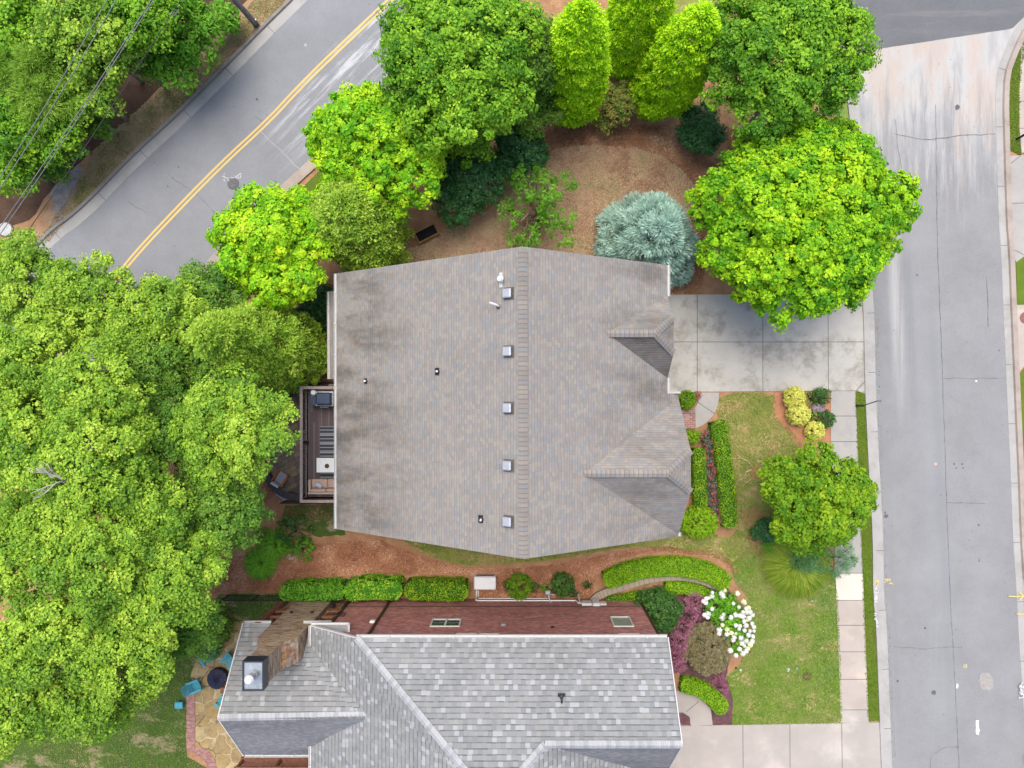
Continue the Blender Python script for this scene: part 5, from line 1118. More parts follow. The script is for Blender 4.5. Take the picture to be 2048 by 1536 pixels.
for lab, a, b2, z, r_ in (('upper left power cable of the farther pair crossing the wood', (215, 0), (0, 330), 9.0, .022), ('second power cable of the farther pair crossing the wood', (233, 0), (0, 352), 9.0, .022),
                      ('left power cable of the close middle pair', (303, 0), (1, 431), 8.6, .022), ('right power cable of the close middle pair', (308, 0), (0, 447), 8.6, .02), ('dark single cable nearest to the road bank', (362, 0), (40, 464), 8.2, .02)):
    dx, dy = b2[0] - a[0], b2[1] - a[1]; P0 = W(a[0] - dx * .55, a[1] - dy * .55, z + .3); P1 = W(b2[0] + dx * 1.6, b2[1] + dy * 1.6, z + .2)
    pts = [P0 + (P1 - P0) * i / 30 + Vector((0, 0, -1.0 * (1 - (2 * i / 30 - 1) ** 2) + .6)) for i in range(31)]
    o = MB().tube(pts, r_, 6).build('power_cable', cmb if 'dark' in lab else cm, smooth=True); tag(o, lab, 'cable', 'overhead cables at the top left')
q = W(350, 24, 8.2); o = MB().tube([q + Vector((-.25, -.15, 0)), q + Vector((-.05, .15, -.1)), q + Vector((.2, .1, 0)), q + Vector((0, -.2, .05)), q + Vector((-.25, -.15, 0))], .025, 6).build('cable_loop', cm); tag(o, 'small looped cable splice hanging on the dark cable', 'cable splice')
# ================================================================== trees, shrubs, hedges
BK = plain('grey_bark', (.27, .24, .21), .9, vary=.3, sc=5); BKs = plain('silver_bark', (.42, .4, .37), .85, vary=.25, sc=5); BKd = plain('dark_bark', (.07, .05, .04), .95, vary=.3)
LF = dict(
    lime=[(0.022, 0.13, 0.006), (0.112, 0.34, 0.008), (0.324, 0.58, 0.01), (0.615, 0.78, 0.025)],
    maple=[(0.055, 0.24, 0.006), (0.176, 0.46, 0.01), (0.418, 0.66, 0.015), (0.682, 0.72, 0.03)],
    mid=[(0.021, 0.1, 0.008), (0.082, 0.24, 0.012), (0.216, 0.44, 0.02), (0.43, 0.64, 0.04)],
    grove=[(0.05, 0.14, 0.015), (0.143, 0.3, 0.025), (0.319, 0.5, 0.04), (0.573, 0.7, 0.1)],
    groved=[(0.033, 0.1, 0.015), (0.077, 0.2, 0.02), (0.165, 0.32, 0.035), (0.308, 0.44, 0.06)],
    arbor=[(0.094, 0.3, 0.006), (0.283, 0.58, 0.008), (0.496, 0.8, 0.012), (0.708, 0.85, 0.03)],
    crypt=[(0.103, 0.24, 0.02), (0.206, 0.37, 0.03), (0.366, 0.54, 0.05), (0.549, 0.64, 0.08)],
    dark=[(.01, .05, .012), (.02, .09, .02), (.035, .14, .03), (.08, .22, .06)],
    blue=[(0.14, 0.28, 0.22), (0.27, 0.44, 0.36), (0.41, 0.6, 0.5), (0.562, 0.74, 0.63)],
    photin=[(.07, .2, .02), (.16, .27, .04), (.34, .3, .07), (.45, .26, .1)],
    sparse=[(0.048, 0.17, 0.01), (0.084, 0.26, 0.015), (0.144, 0.36, 0.02), (0.24, 0.42, 0.04)],
    gold=[(.45, .47, .06), (.58, .6, .1), (.72, .72, .16), (.8, .76, .24)],
    box=[(0.034, 0.13, 0.006), (0.098, 0.24, 0.008), (0.218, 0.38, 0.012), (0.414, 0.54, 0.025)],
    boxl=[(0.101, 0.24, 0.006), (0.168, 0.35, 0.008), (0.252, 0.45, 0.01), (0.353, 0.5, 0.02)],
    holly=[(.012, .06, .008), (.03, .11, .012), (.06, .17, .02), (.12, .24, .03)],
    plum=[(.13, .045, .075), (.26, .09, .14), (.4, .17, .23), (.5, .3, .35)],
    olive=[(.12, .12, .05), (.22, .2, .09), (.33, .3, .16), (.36, .22, .17)],
    sage=[(.06, .18, .06), (.1, .25, .09), (.15, .32, .12), (.2, .38, .15)],
    fern=[(.05, .2, .01), (.09, .3, .015), (.16, .4, .02), (.24, .45, .03)],
    ogr=[(.06, .16, .01), (.14, .26, .015), (.25, .34, .02), (.36, .36, .06)],
    hedgey=[(.05, .2, .01), (.09, .3, .015), (.2, .42, .02), (.45, .55, .05)],
    red=[(.3, .03, .03), (.4, .08, .06), (.45, .16, .12), (.5, .1, .15)],
    white=[(.62, .64, .58), (.7, .7, .65), (.76, .76, .72), (.68, .7, .42)])
def LM(k): return leafmat('leaf_' + k, LF[k], .12 if k in ('white', 'dark') else .22, .45 if k in ('dark', 'holly') else .6, .35 if k in ('dark', 'holly') else .2)
def rnd_tree(label, px, py, Rpx, z, sort='lime', seed=0, zf=.8, n=10, base=None, **kw):
    c = W(px, py, z); R = Rpx * (H - z) / F; rs = np.random.RandomState(seed); lb_ = round_lobes(c, R, rs, n, kw.pop('k', .5), zf, kw.pop('spread', .62))
    per = kw.pop('per', 60); b0 = (c.x, c.y) if base is None else tuple(W(*base)[:2])
    return tree(label, lb_, b0, LM(sort), kw.pop('bark', BK), seed=seed, per=per, **kw)
# --- garden trees
rnd_tree('huge round lime green maple overhanging the driveway and street on the right', 1597, 441, 190, 5.5, 'lime', 1, .7, 34, cr=.36, per=60, leaf=.19, k=.3, spread=.76, dens=1.0, tr=.35, trunk_r=.25, name='shade_tree')
rnd_tree('round fresh green tree on the front lawn beside the lower pavement', 1622, 992, 105, 4.2, 'box', 2, .8, 16, cr=.32, per=60, leaf=.17, k=.36, spread=.72, tr=.35, name='shade_tree')
rnd_tree('round yellow green maple beside the diagonal road, upper of two', 758, 305, 130, 5.5, 'maple', 3, .9, 18, cr=.32, per=60, leaf=.17, k=.36, spread=.72, tr=.35, name='shade_tree')
rnd_tree('yellow green maple at the upper left corner of the house, lower of two', 552, 494, 113, 5.5, 'maple', 4, .9, 18, cr=.32, per=60, leaf=.17, k=.36, spread=.72, tr=.35, name='shade_tree')
rnd_tree('very large mid green tree in the top centre beside the diagonal road', 925, 120, 165, 8, 'mid', 5, .8, 26, cr=.4, per=64, leaf=.16, k=.33, spread=.72, tr=.35, trunk_r=.25, name='shade_tree')
rnd_tree('large bushy mid green tree at the top right next to the dark junction', 1562, 108, 160, 7.5, 'mid', 6, .8, 26, cr=.4, per=64, leaf=.16, k=.33, spread=.72, tr=.35, trunk_r=.25, base=(1500, 250), name='shade_tree')
rnd_tree('mid green tree standing between the big top tree and the dark shrubs', 935, 240, 85, 4.5, 'mid', 7, 1.0, 10, cr=.45, per=80, leaf=.17)
rnd_tree('dusky green tree behind the leftmost golden conifer at the top', 1055, 110, 70, 6.5, 'groved', 8, 1.2, 12, cr=.4, per=80, leaf=.14, name='evergreen_tree')
rnd_tree('dull green small tree squeezed between big top tree and leftmost golden conifer', 1065, 215, 52, 3.5, 'groved', 9, 1.2, 9, cr=.35, per=80, leaf=.13, name='evergreen_tree')
def conifer(label, bpx, bpy, R, h, leaf, seed, cr=.24, per=34, lf=.14, asp=.55, spike=.9, lean=(0, 0), prof=None, bark=BKd, name='conifer', flat=.9, tr=.5):
    b0 = W(bpx, bpy); return tree(label, [(b0.x, b0.y, h * .5, R * .7, R * .7, h * .45)], (b0.x, b0.y), LM(leaf), bark, name=name, cat='tree', seed=seed, cr=cr, per=per, leaf=lf, asp=asp,
        spike=spike, limbs=6, fork=.8, trunk_r=.14, flat=flat, tr=tr, crown=cone_crown((b0.x, b0.y), None, R, h, cr, lean, prof=prof), lobe_tint=.5)
fat = lambda t: np.minimum(1, (t + .05) * 4) ** .5 * (1 - t ** 3.2) ** .7
conifer('tall golden green conifer, leftmost of three along the top', 1135, 222, 1.6, 11.5, 'arbor', 11, prof=fat)
conifer('tall green conifer at the back between the two golden ones', 1248, 128, 1.65, 10.5, 'arbor', 12, prof=fat)
conifer('tall golden green conifer leaning right, rightmost of three along the top', 1304, 208, 1.62, 10.2, 'arbor', 13, prof=fat, lean=(.6, 0))
conifer('olive green feathery cedar between the maples and the planter box', 748, 482, 2.25, 8.2, 'crypt', 14, cr=.38, per=60, lf=.14, prof=fat)
conifer('long olive green cedar leaning over the grove left of the house', 592, 702, 2.5, 12.5, 'crypt', 15, cr=.4, per=62, lf=.14, asp=.5)
conifer('broad silvery blue cypress at the upper right corner of the house', 1285, 496, 2.8, 5.4, 'blue', 16, cr=.42, per=110, lf=.24, asp=.2, spike=1.7, prof=lambda t: (1 - t) ** .55, flat=1)
rnd_tree('glossy dark green holly bush below the big top tree, larger of two', 925, 358, 78, 2.2, 'dark', 17, .9, 9, cr=.35, per=110, leaf=.12, name='holly_bush', cat='shrub')
rnd_tree('glossy dark green holly bush beside the dry lawn, smaller of two', 1033, 295, 50, 2.2, 'dark', 18, .9, 8, cr=.32, per=110, leaf=.12, name='holly_bush', cat='shrub')
rnd_tree('dark green rounded shrub right of the rightmost golden conifer', 1396, 262, 48, 1.4, 'dark', 19, .8, 7, cr=.3, per=120, leaf=.11, name='round_shrub', cat='shrub')
rnd_tree('small dark shrub behind the lower front tree on its left edge', 1530, 1055, 24, .7, 'dark', 20, .8, 6, cr=.22, per=90, leaf=.1, name='round_shrub', cat='shrub')
rnd_tree('loose photinia shrub with orange new leaves between the golden conifers', 1238, 205, 42, 1.6, 'photin', 21, 1.0, 9, cr=.3, per=34, leaf=.16, k=.38, name='flowering_shrub', cat='shrub')
rnd_tree('low photinia shrub with reddish tips in front of the middle conifer', 1215, 240, 24, .9, 'photin', 23, .8, 5, cr=.25, per=30, leaf=.15, name='flowering_shrub', cat='shrub')
# sparse open tree with bare branches
rnd_tree('sparse open small tree with bare arching branches above the ridge of the house', 1078, 420, 78, 2.6, 'sparse', 24, .8, 13, cr=.34, per=26, leaf=.17, k=.27, spread=.85, fill=.8, dens=.42, limbs=30, trunk_r=.07, fork=.12, bark=plain('pale_twig', (.3, .25, .17), .9, vary=.2), asp=.5, name='open_tree')
rnd_tree('tiny wispy sapling left of the dry lawn', 1035, 335, 26, 1.6, 'sparse', 25, 1.0, 5, cr=.22, per=16, leaf=.14, dens=.6, limbs=8, trunk_r=.03, name='sapling')
# --- the grove on the left
G = [(55, 560, 92, 8), (190, 610, 92, 8.5), (335, 640, 88, 8), (422, 592, 62, 6.5), (50, 735, 92, 10.5), (190, 790, 95, 11.5), (300, 745, 70, 9), (425, 730, 75, 7.5), (478, 862, 118, 10.5), (345, 870, 85, 9.5), (60, 905, 100, 12),
     (185, 930, 108, 12.5), (305, 1010, 82, 11), (440, 1010, 96, 9), (60, 1080, 100, 12), (205, 1115, 105, 12.5), (345, 1160, 95, 11), (110, 1270, 105, 12), (262, 1285, 95, 11), (35, 1400, 85, 11), (165, 1385, 82, 10), (385, 1255, 62, 7.5),
     (95, 670, 55, 9.5), (262, 870, 60, 11), (125, 1025, 55, 12), (270, 1200, 55, 12), (400, 1110, 60, 10), (255, 675, 45, 9.5), (290, 1345, 52, 8.5), (218, 1408, 52, 8.5), (66, 822, 62, 9.5)]
GL = ['tree at the left edge of the grove nearest the verge of the road', 'tree at the top of the grove left of the yellow line end', 'tree at the top of the grove where the yellow line ends', 'darker tree hanging over the road below the lower maple',
      'tree at the left edge below the uppermost grove tree', 'tall tree in the upper left of the grove with silver branches below it', 'small dark tree in the upper middle of the grove', 'shaded tree beside the leaning olive cedar', 'broad bright yellow green tree reaching the paver patio',
      'dim tree behind the broad patio tree', 'tall tree at the left edge level with the white table', 'tallest tree with bare forked silver branches, left centre of the grove', 'narrow bright tree in the very middle of the grove', 'soft green tree reaching the left end of the iron fence by the deck',
      'tall tree at the left edge of the grove level with the ridge end', 'tall pale tree in the lower centre of the grove', 'tree nearest the fern clumps on the orange soil', 'broad tree in the lower left of the grove', 'tree above the rear lawn corner of the grove', 'tree in the bottom left corner',
      'lowest tree of the grove beside the rear lawn', 'dark leafy tree shading the teal chairs', 'little upper storey tree in the gap near the left edge at the top', 'small bright treetop right of the silver branches', 'small high treetop low of the left edge centre', 'little treetop wedged in the lower grove', 'small treetop left of the iron fence by the deck', 'small treetop between the two uppermost grove trees', 'lower grove tree leaning over the big teal chair', 'lower grove tree at the corner of the rear lawn', 'small treetop at the left edge above the bare silver fork']
for i, ((px, py, r, z), l_) in enumerate(zip(G, GL)):
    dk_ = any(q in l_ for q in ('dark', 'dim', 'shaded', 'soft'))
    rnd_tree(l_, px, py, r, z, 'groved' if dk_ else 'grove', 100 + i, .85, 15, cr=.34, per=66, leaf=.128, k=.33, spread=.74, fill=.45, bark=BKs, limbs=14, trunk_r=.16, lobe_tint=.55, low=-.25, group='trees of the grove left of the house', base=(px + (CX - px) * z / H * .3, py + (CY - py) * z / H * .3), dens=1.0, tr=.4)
# one bare silver fork standing clear in the grove
rs = np.random.RandomState(9); f0 = W(128, 962, 13.9); mb = MB(); base_ = W(250, 950, 0); limb(mb, base_, f0, .16, .08, rs, 5, 8, .02)
for i in range(7):
    a = 1.6 + rs.rand() * 2.6; e = f0 + Vector((math.cos(a) * (.8 + .4 * rs.rand()), math.sin(a) * (.7 + .3 * rs.rand()), .7)); limb(mb, f0, e, .035, .009, rs, 5, 6, .08)
    limb(mb, f0 + (e - f0) * .5, e + Vector((rs.randn() * .3, rs.randn() * .3, .2)), .015, .006, rs, 3, 5, .1)
t = thing('bare_tree', 'pale bare branching treetop sticking out of the left centre of the grove', 'tree', base_); mb.build('branches', plain('pale_bark', (.38, .36, .31), .85, vary=.15), t, smooth=True)
# --- the wood at the top left
Wd = [(30, 60, 75, 5, 'mid', 'pale green tree in the top left corner of the view'), (170, 70, 88, 5.5, 'grove', 'bright leafy tree under the cables at the top'), (292, 36, 70, 5.5, 'mid', 'tree at the top between the cable pairs'),
      (374, 62, 70, 3.0, 'sparse', 'broad leaved dark green tree leaning over the bank by the utility pole'), (336, 124, 54, 2.8, 'sparse', 'low spreading shrub tree with long leaves at the bank edge'), (90, 170, 85, 4.5, 'arbor2', 'light green pine in the middle of the top left wood'),
      (30, 250, 70, 4.2, 'mid', 'tree at the left edge of the upper wood'), (172, 182, 62, 4, 'grove', 'tree just right of the light pine'), (98, 260, 62, 3.6, 'mid', 'bushy tree at the lower edge of the upper wood'), (190, 238, 34, 2.2, 'groved', 'small dull green bush above the gravel'),
      (25, 330, 50, 3, 'mid', 'low tree at the left edge under the lowest cables'), (246, 102, 50, 4.5, 'groved', 'shadowy tree under the middle cables'), (95, 325, 34, 1.6, 'groved', 'low leafy bush where the gravel begins'), (448, 40, 26, 1.2, 'sparse', 'dark leafy shrub left of the utility pole')]
LF['arbor2'] = [(.1, .24, .02), (.17, .34, .03), (.25, .42, .04), (.3, .48, .06)]
for i, (px, py, r, z, lf_, l_) in enumerate(Wd):
    kw = dict(spike=.9, asp=.12, leaf=.26, per=120, cr=.45) if lf_ == 'arbor2' else (dict(leaf=.26, asp=.42, per=34, cr=.5) if lf_ == 'sparse' else dict(leaf=.17, per=60, cr=.45))
    rnd_tree(l_, px, py, r, z, lf_, 200 + i, .8, 12, k=.38, spread=.74, limbs=8, trunk_r=.13, name='pine_tree' if lf_ == 'arbor2' else 'leafy_tree', group='trees of the wood across the road', **kw)
# --- shrubs
def shrub(label, px, py, r, h, leaf, seed, rx=1, ry=1, lf=.09, per=20, cr=.12, asp=.6, spike=0, name='round_shrub', dens=1.8, up=.4, z0=0, group=None, rot=0):
    c = W(px, py, h * .6); rs = np.random.RandomState(seed); R = r * (H - h * .6) / F
    return tree(label, [(c.x, c.y, h * .45 + z0, R * rx, R * ry, h * .55)], (c.x, c.y), LM(leaf), BKd, name=name, cat='shrub', seed=seed, cr=cr, per=per, leaf=lf, asp=asp, spike=spike, dens=dens, trunk_r=.05, limbs=4, fork=.3, up=up, fill=.25, group=group, low=-.6)
shrub('golden yellow clipped shrub touching the driveway, uppermost of three', 1590, 795, 20, 1.0, 'gold', 31, lf=.075, per=30); shrub('golden yellow clipped ball shrub, largest and middle of three', 1599, 828, 22, 1.1, 'gold', 32, lf=.075, per=30); shrub('golden yellow clipped shrub nearest the front lawn tree, lowest of three', 1632, 861, 17, .9, 'gold', 33, lf=.075, per=30)
shrub('loose dark green shrub between the driveway and the grey boulder', 1643, 793, 17, .7, 'holly', 34, lf=.1, per=22, cr=.2); shrub('thin olive green shrub right of the uppermost golden shrub', 1620, 795, 13, .5, 'sparse', 35, lf=.09, per=12, cr=.2, dens=.8); shrub('loose green shrub below the grey boulder by the pavement', 1652, 838, 17, .7, 'holly', 36, lf=.1, per=22, cr=.2); shrub('low green shrub hugging the boulder between golden shrubs', 1626, 838, 13, .5, 'sparse', 37, lf=.09, per=14, cr=.2, dens=.8)
shrub('green clipped shrub beside the red brick step and house corner', 1375, 800, 16, 1.0, 'box', 38, lf=.07, per=30, ry=1.1); shrub('green clipped shrub just below the red brick step', 1385, 874, 14, .9, 'box', 39, lf=.07, per=30)
shrub('light green mounded shrub at the lower end of the front hedges', 1400, 1045, 36, 1.2, 'boxl', 40, ry=.9, lf=.08, per=28); shrub('orange red leaved little plant at the corner of the driveway', 1395, 792, 8, .5, 'red', 41, lf=.09, per=12, cr=.15, dens=.8)
shrub('dark green ball shrub at the corner of the brick house', 1317, 1222, 44, 1.9, 'holly', 42, lf=.1, per=40, cr=.2); shrub('brownish olive rounded shrub between the plum and white flowering shrubs', 1417, 1300, 44, 1.5, 'olive', 43, ry=1.12, lf=.12, asp=.25, spike=.6, per=30)
rs = np.random.RandomState(44); pts = [(1392, 1205), (1378, 1230), (1366, 1258), (1358, 1285), (1352, 1315), (1356, 1330)]
lb_ = [(*W(x, y, .7)[:2], .55, r_, r_, .55) for (x, y), r_ in zip(pts, (.5, .55, .5, .5, .5, .4))]
tree('long curved plum purple shrub beside the corner of the grey roof', lb_, W(1366, 1258)[:2], LM('plum'), BKd, name='purple_shrub', cat='shrub', seed=44, cr=.2, per=26, leaf=.15, asp=.22, spike=1.0, limbs=5, fork=.2, trunk_r=.05, dens=1.4)
shrub('low plum purple shrub below the olive one at the bed edge', 1440, 1375, 16, .5, 'plum', 45, ry=1.4, lf=.13, asp=.22, spike=1, per=20)
# hydrangea
c = W(1454, 1245, .8); rs = np.random.RandomState(46); lb_ = [(*W(x, y, .8)[:2], .6, r_, r_, .55) for x, y, r_ in ((1440, 1215, 1.0), (1462, 1240, 1.0), (1475, 1280, .8))]
t = tree('white flowering hydrangea shrub on the lawn edge', lb_, c[:2], LM('fern'), BKd, name='hydrangea', cat='shrub', seed=46, cr=.22, per=22, leaf=.15, asp=.6, limbs=5, fork=.2, trunk_r=.05)
FLS = [(1450, 1181), (1443, 1187), (1425, 1185), (1424, 1192), (1413, 1197), (1418, 1196), (1407, 1203), (1412, 1206), (1475, 1187), (1467, 1207), (1424, 1218), (1416, 1228), (1415, 1234), (1447, 1229), (1444, 1236), (1462, 1235), (1445, 1250), (1454, 1259), (1478, 1214), (1487, 1203), (1490, 1206), (1492, 1217),
       (1497, 1216), (1486, 1224), (1494, 1224), (1471, 1230), (1480, 1231), (1486, 1233), (1505, 1230), (1495, 1240), (1498, 1236), (1472, 1251), (1480, 1252), (1478, 1258), (1492, 1251), (1504, 1247), (1508, 1254), (1500, 1262), (1472, 1267), (1489, 1261), (1497, 1270), (1506, 1273), (1468, 1275), (1466, 1280), (1482, 1276),
       (1492, 1282), (1504, 1283), (1500, 1290), (1484, 1287), (1489, 1292), (1479, 1298), (1492, 1302), (1486, 1307), (1472, 1311), (1461, 1301), (1439, 1260), (1454, 1268), (1463, 1266), (1438, 1267), (1446, 1193), (1409, 1230), (1500, 1224), (1488, 1243), (1508, 1262), (1496, 1297)]
V = []; tn = []
for i, (x, y) in enumerate(FLS[::1]):
    q = np.array(W(x, y, 1.25 - .0 * i)); d = np.array([0, 0, 1.0]); m0 = 90; dd = nrm(rs.randn(m0, 3) + np.array([0, 0, .9])); P0 = q + dd * (.09 + .09 * rs.rand()) * np.array([1, 1, .7]); N0 = nrm(dd + rs.randn(m0, 3) * .2)
    Lq = np.full(m0, .085); V.append(leaf_quads(P0, N0, rs.randn(m0, 3), Lq, Lq * .9)); tn.append(np.full(m0, rs.rand() * .8) if rs.rand() > .14 else np.full(m0, 1.0))
quads_obj('flower_heads', np.concatenate(V), LM('white'), np.concatenate(tn), t)
shrub('feathery grey green shrub hanging over the pavement below the front tree', 1662, 1118, 48, 1.4, 'sage', 47, ry=.8, lf=.16, asp=.2, spike=.8, per=26, cr=.25, dens=1.1, name='feathery_shrub'); shrub('feathery grey green shrub under the lower edge of the front tree', 1612, 1108, 33, 1.3, 'sage', 48, lf=.15, asp=.2, spike=.8, per=26, cr=.25, name='feathery_shrub')
# tufts with long blades
def tuft(label, px, py, r, h, leaf, seed, n=1500, wd=.03, name='ornamental_grass', cat='grass clump', droop=.6):
    rs = np.random.RandomState(seed); c = W(px, py); V = []; tn = []
    for sgm in range(3):
        pass
    a = rs.rand(n) * 6.283; L = r * (.5 + .6 * rs.rand(n)); hh = h * (.6 + .5 * rs.rand(n)); r0 = rs.rand(n) * r * .25
    d = np.stack([np.cos(a), np.sin(a), 0 * a], 1); q = np.stack([-np.sin(a), np.cos(a), 0 * a], 1) * (wd / 2); B = np.array([c.x, c.y, 0]); tt = rs.rand(n)
    def pt(f): x = B + d * (r0 + L * f ** 1.2)[:, None]; x[:, 2] = hh * (1.9 * f - (.9 + droop) * f * f); return x
    fs = [0, .35, .7, 1.0]
    for i in range(3):
        p0, p1 = pt(np.array(fs[i])), pt(np.array(fs[i + 1])); w0, w1 = 1 - fs[i] * .8, 1 - fs[i + 1] * .8
        V.append(np.stack([p0 - q * w0, p0 + q * w0, p1 + q * w1, p1 - q * w1], 1)); tn.append(tt)
    t = thing(name, label, cat, (c.x, c.y, 0)); quads_obj('blades', np.concatenate(V), LM(leaf), np.concatenate(tn), t); MB().cyl((c.x, c.y), r * .2, 0, .08, 10).build('root_crown', BKd, t); return t
tuft('big arching ornamental grass with yellow green tips on the lower lawn', 1590, 1124, 1.75, 1.1, 'ogr', 51, 9500, .035)
tuft('spiky ornamental grass clump upper left behind the big one', 1548, 1085, .8, 1.0, 'sparse', 52, 1300, .028)
tuft('bright green fern clump on the orange soil, lowest of three', 524, 1125, .9, .6, 'fern', 53, 1100, .06, 'fern', 'fern'); tuft('green fern clump with long fronds, middle of three', 552, 1088, .9, .7, 'fern', 54, 900, .06, 'fern', 'fern'); 
shrub('leafy dark green plants below the deck fence', 588, 1065, 34, .8, 'holly', 55, lf=.14, per=18, cr=.25, dens=1.1); shrub('leafy green plant beside the orange soil, right of the ferns', 605, 1095, 24, .6, 'sparse', 56, lf=.13, per=16, cr=.22, dens=1); shrub('small leafy plant below the grove edge by the ferns', 520, 1075, 20, .5, 'sparse', 57, lf=.12, per=12, cr=.2, dens=.8)
shrub('dark glossy shrub in front of the low roof strip left of the house', 615, 640, 34, 1.6, 'dark', 58, lf=.12, per=40, cr=.25); shrub('dark undergrowth shrub under the lower maple', 640, 600, 30, 1.4, 'dark', 59, lf=.12, per=40, cr=.25)
shrub('teal shaded leafy shrub covering the half hidden garden chair', 416, 1300, 20, 1.3, 'sage', 60, lf=.12, per=20, cr=.2); shrub('leafy shrub at the edge of the flagstones under the grove', 430, 1260, 30, 1.4, 'groved', 61, lf=.12, per=26, cr=.25)
for i, (x, y, r_, lf_, l_) in enumerate(((1040, 1174, 23, 'box', 'square clipped green shrub right of the white generator'), (1125, 1170, 22, 'holly', 'dark green clipped shrub right of the gas meter'), (1017, 1172, 11, 'holly', 'small thin dark shrub touching the square clipped one on its left'), (1070, 1176, 9, 'holly', 'small thin dark shrub touching the square clipped one on its right'),
                                  (1091, 1176, 8, 'sparse', 'tiny green bush on the left of the gas meter'), (1146, 1184, 10, 'holly', 'tiny dark bush below the dark clipped shrub'), (1175, 1170, 6, 'holly', 'tiny thin dark twiggy plant alone on the orange soil'))):
    shrub(l_, x, y, r_, 1.0 if r_ > 20 else .4, lf_, 70 + i, lf=.085, per=24 if r_ > 20 else 10, cr=.16, ry=1.05)
# hedges: leaf skin over a rounded box section along a path
def hedge(label, pts, wd, h, leaf, seed, lf=.08, dens=420, name='hedge', asp=.65, curve=True, group=None, bumps=.05):
    path = P2(smooth_poly(pts, 2, False) if curve else pts); rs = np.random.RandomState(seed); P = np.array(path); seg = np.linalg.norm(np.diff(P, axis=0), axis=1); L = seg.sum(); cum = np.concatenate([[0], np.cumsum(seg)])
    n = int(L * (wd + 2 * h) * dens); s = rs.rand(n) * L; k = np.clip(np.searchsorted(cum, s) - 1, 0, len(seg) - 1); f = (s - cum[k]) / seg[k]; c = P[k] + (P[k + 1] - P[k]) * f[:, None]
    d = (P[k + 1] - P[k]) / seg[k][:, None]; q = np.stack([-d[:, 1], d[:, 0]], 1); w_ = np.array([(wd[0] if hasattr(wd, '__len__') else wd)] * n); endf = np.clip(np.minimum(s, L - s) / (w_ * .45), .02, 1); endf = np.sqrt(1 - (1 - endf) ** 2)
    a = rs.rand(n) * (wd + 2 * h) - (wd / 2 + h); side = np.abs(a) > wd / 2; off = np.clip(a, -wd / 2, wd / 2) * endf; z = np.where(side, h - (np.abs(a) - wd / 2), h); rnd_ = np.clip((np.abs(off) / (wd / 2) - .75) / .25, 0, 1); z = z - np.where(side, 0, rnd_ ** 2 * .1)
    bm_ = (vnoise(np.stack([s * 2.2, a * 2.2], 1), 1.0, seed) - .5) * bumps * 2; z = z + np.where(side, 0, bm_) + rs.randn(n) * .018; off = off + np.where(side, np.sign(a) * (bm_ + rs.randn(n) * .018), 0)
    PP = np.stack([c[:, 0] + q[:, 0] * off, c[:, 1] + q[:, 1] * off, z], 1); N0 = np.stack([q[:, 0] * np.sign(a) * side, q[:, 1] * np.sign(a) * side, np.where(side, .25, 1.0)], 1) + rs.randn(n, 3) * .5
    tt = np.clip(vnoise(np.stack([s * 3, a * 3], 1), 1.0, seed + 1) * .45 + rs.rand(n) * .6, 0, 1); Lq = lf * (.7 + .6 * rs.rand(n)); t = thing(name, label, 'hedge', (*P[len(P) // 2], 0), group)
    quads_obj('foliage', leaf_quads(PP, nrm(N0), rs.randn(n, 3), Lq, Lq * asp), LM(leaf), tt, t)
    mbx = MB(); ww = wd / 2 - .07; q2 = [(-ww, 0), (-ww, h - .1), (0, h - .06), (ww, h - .1), (ww, 0)][::-1]
    p0, p1 = Vector(path[0]), Vector(path[-1]); d0, d1 = (Vector(path[1]) - p0).normalized(), (p1 - Vector(path[-2])).normalized(); path2 = [tuple(p0 + d0 * .12)] + path[1:-1] + [tuple(p1 - d1 * .12)]
    sweep('inner_twigs', path2, q2, plain('twig_mass_' + leaf, tuple(x * .6 for x in LF[leaf][0]), .95), t); return t
hedge('outer clipped hedge curving along the front lawn', [(1428, 840), (1434, 870), (1444, 940), (1449, 1000), (1452, 1052)], .95, .9, 'box', 81); hedge('inner clipped hedge between the roses and the front wall', [(1392, 893), (1393, 930), (1394, 970), (1396, 1015)], .75, .85, 'box', 82)
hedge('broad clipped hedge outside the curved stone edging', [(1205, 1158), (1250, 1140), (1310, 1128), (1370, 1129), (1420, 1142), (1450, 1165)], 1.1, .8, 'boxl', 83); hedge('low clipped hedge inside the curved stone edging', [(1325, 1173), (1360, 1170), (1400, 1180), (1430, 1197)], .7, .6, 'boxl', 84)
hedge('short low hedge strip between the stone edging and the meter', [(1210, 1200), (1245, 1193), (1278, 1184)], .45, .55, 'box', 85); hedge('clipped hedge by the lower front path of the grey roofed house', [(1356, 1362), (1385, 1366), (1415, 1380), (1445, 1415)], .95, .7, 'boxl', 86)
hedge('loose leafy hedge row from the chimney to the bend', [(573, 1174), (640, 1172), (700, 1172)], 1.0, 1.3, 'sparse', 87, lf=.12, dens=260, bumps=.1); hedge('rounded leafy hedge section with yellow flecks in mid row', [(700, 1171), (750, 1168), (812, 1168)], 1.15, 1.35, 'hedgey', 88, lf=.12, dens=260, bumps=.12); hedge('smooth clipped hedge section left of the generator', [(815, 1170), (880, 1171), (940, 1172)], 1.1, 1.3, 'box', 89, lf=.075)
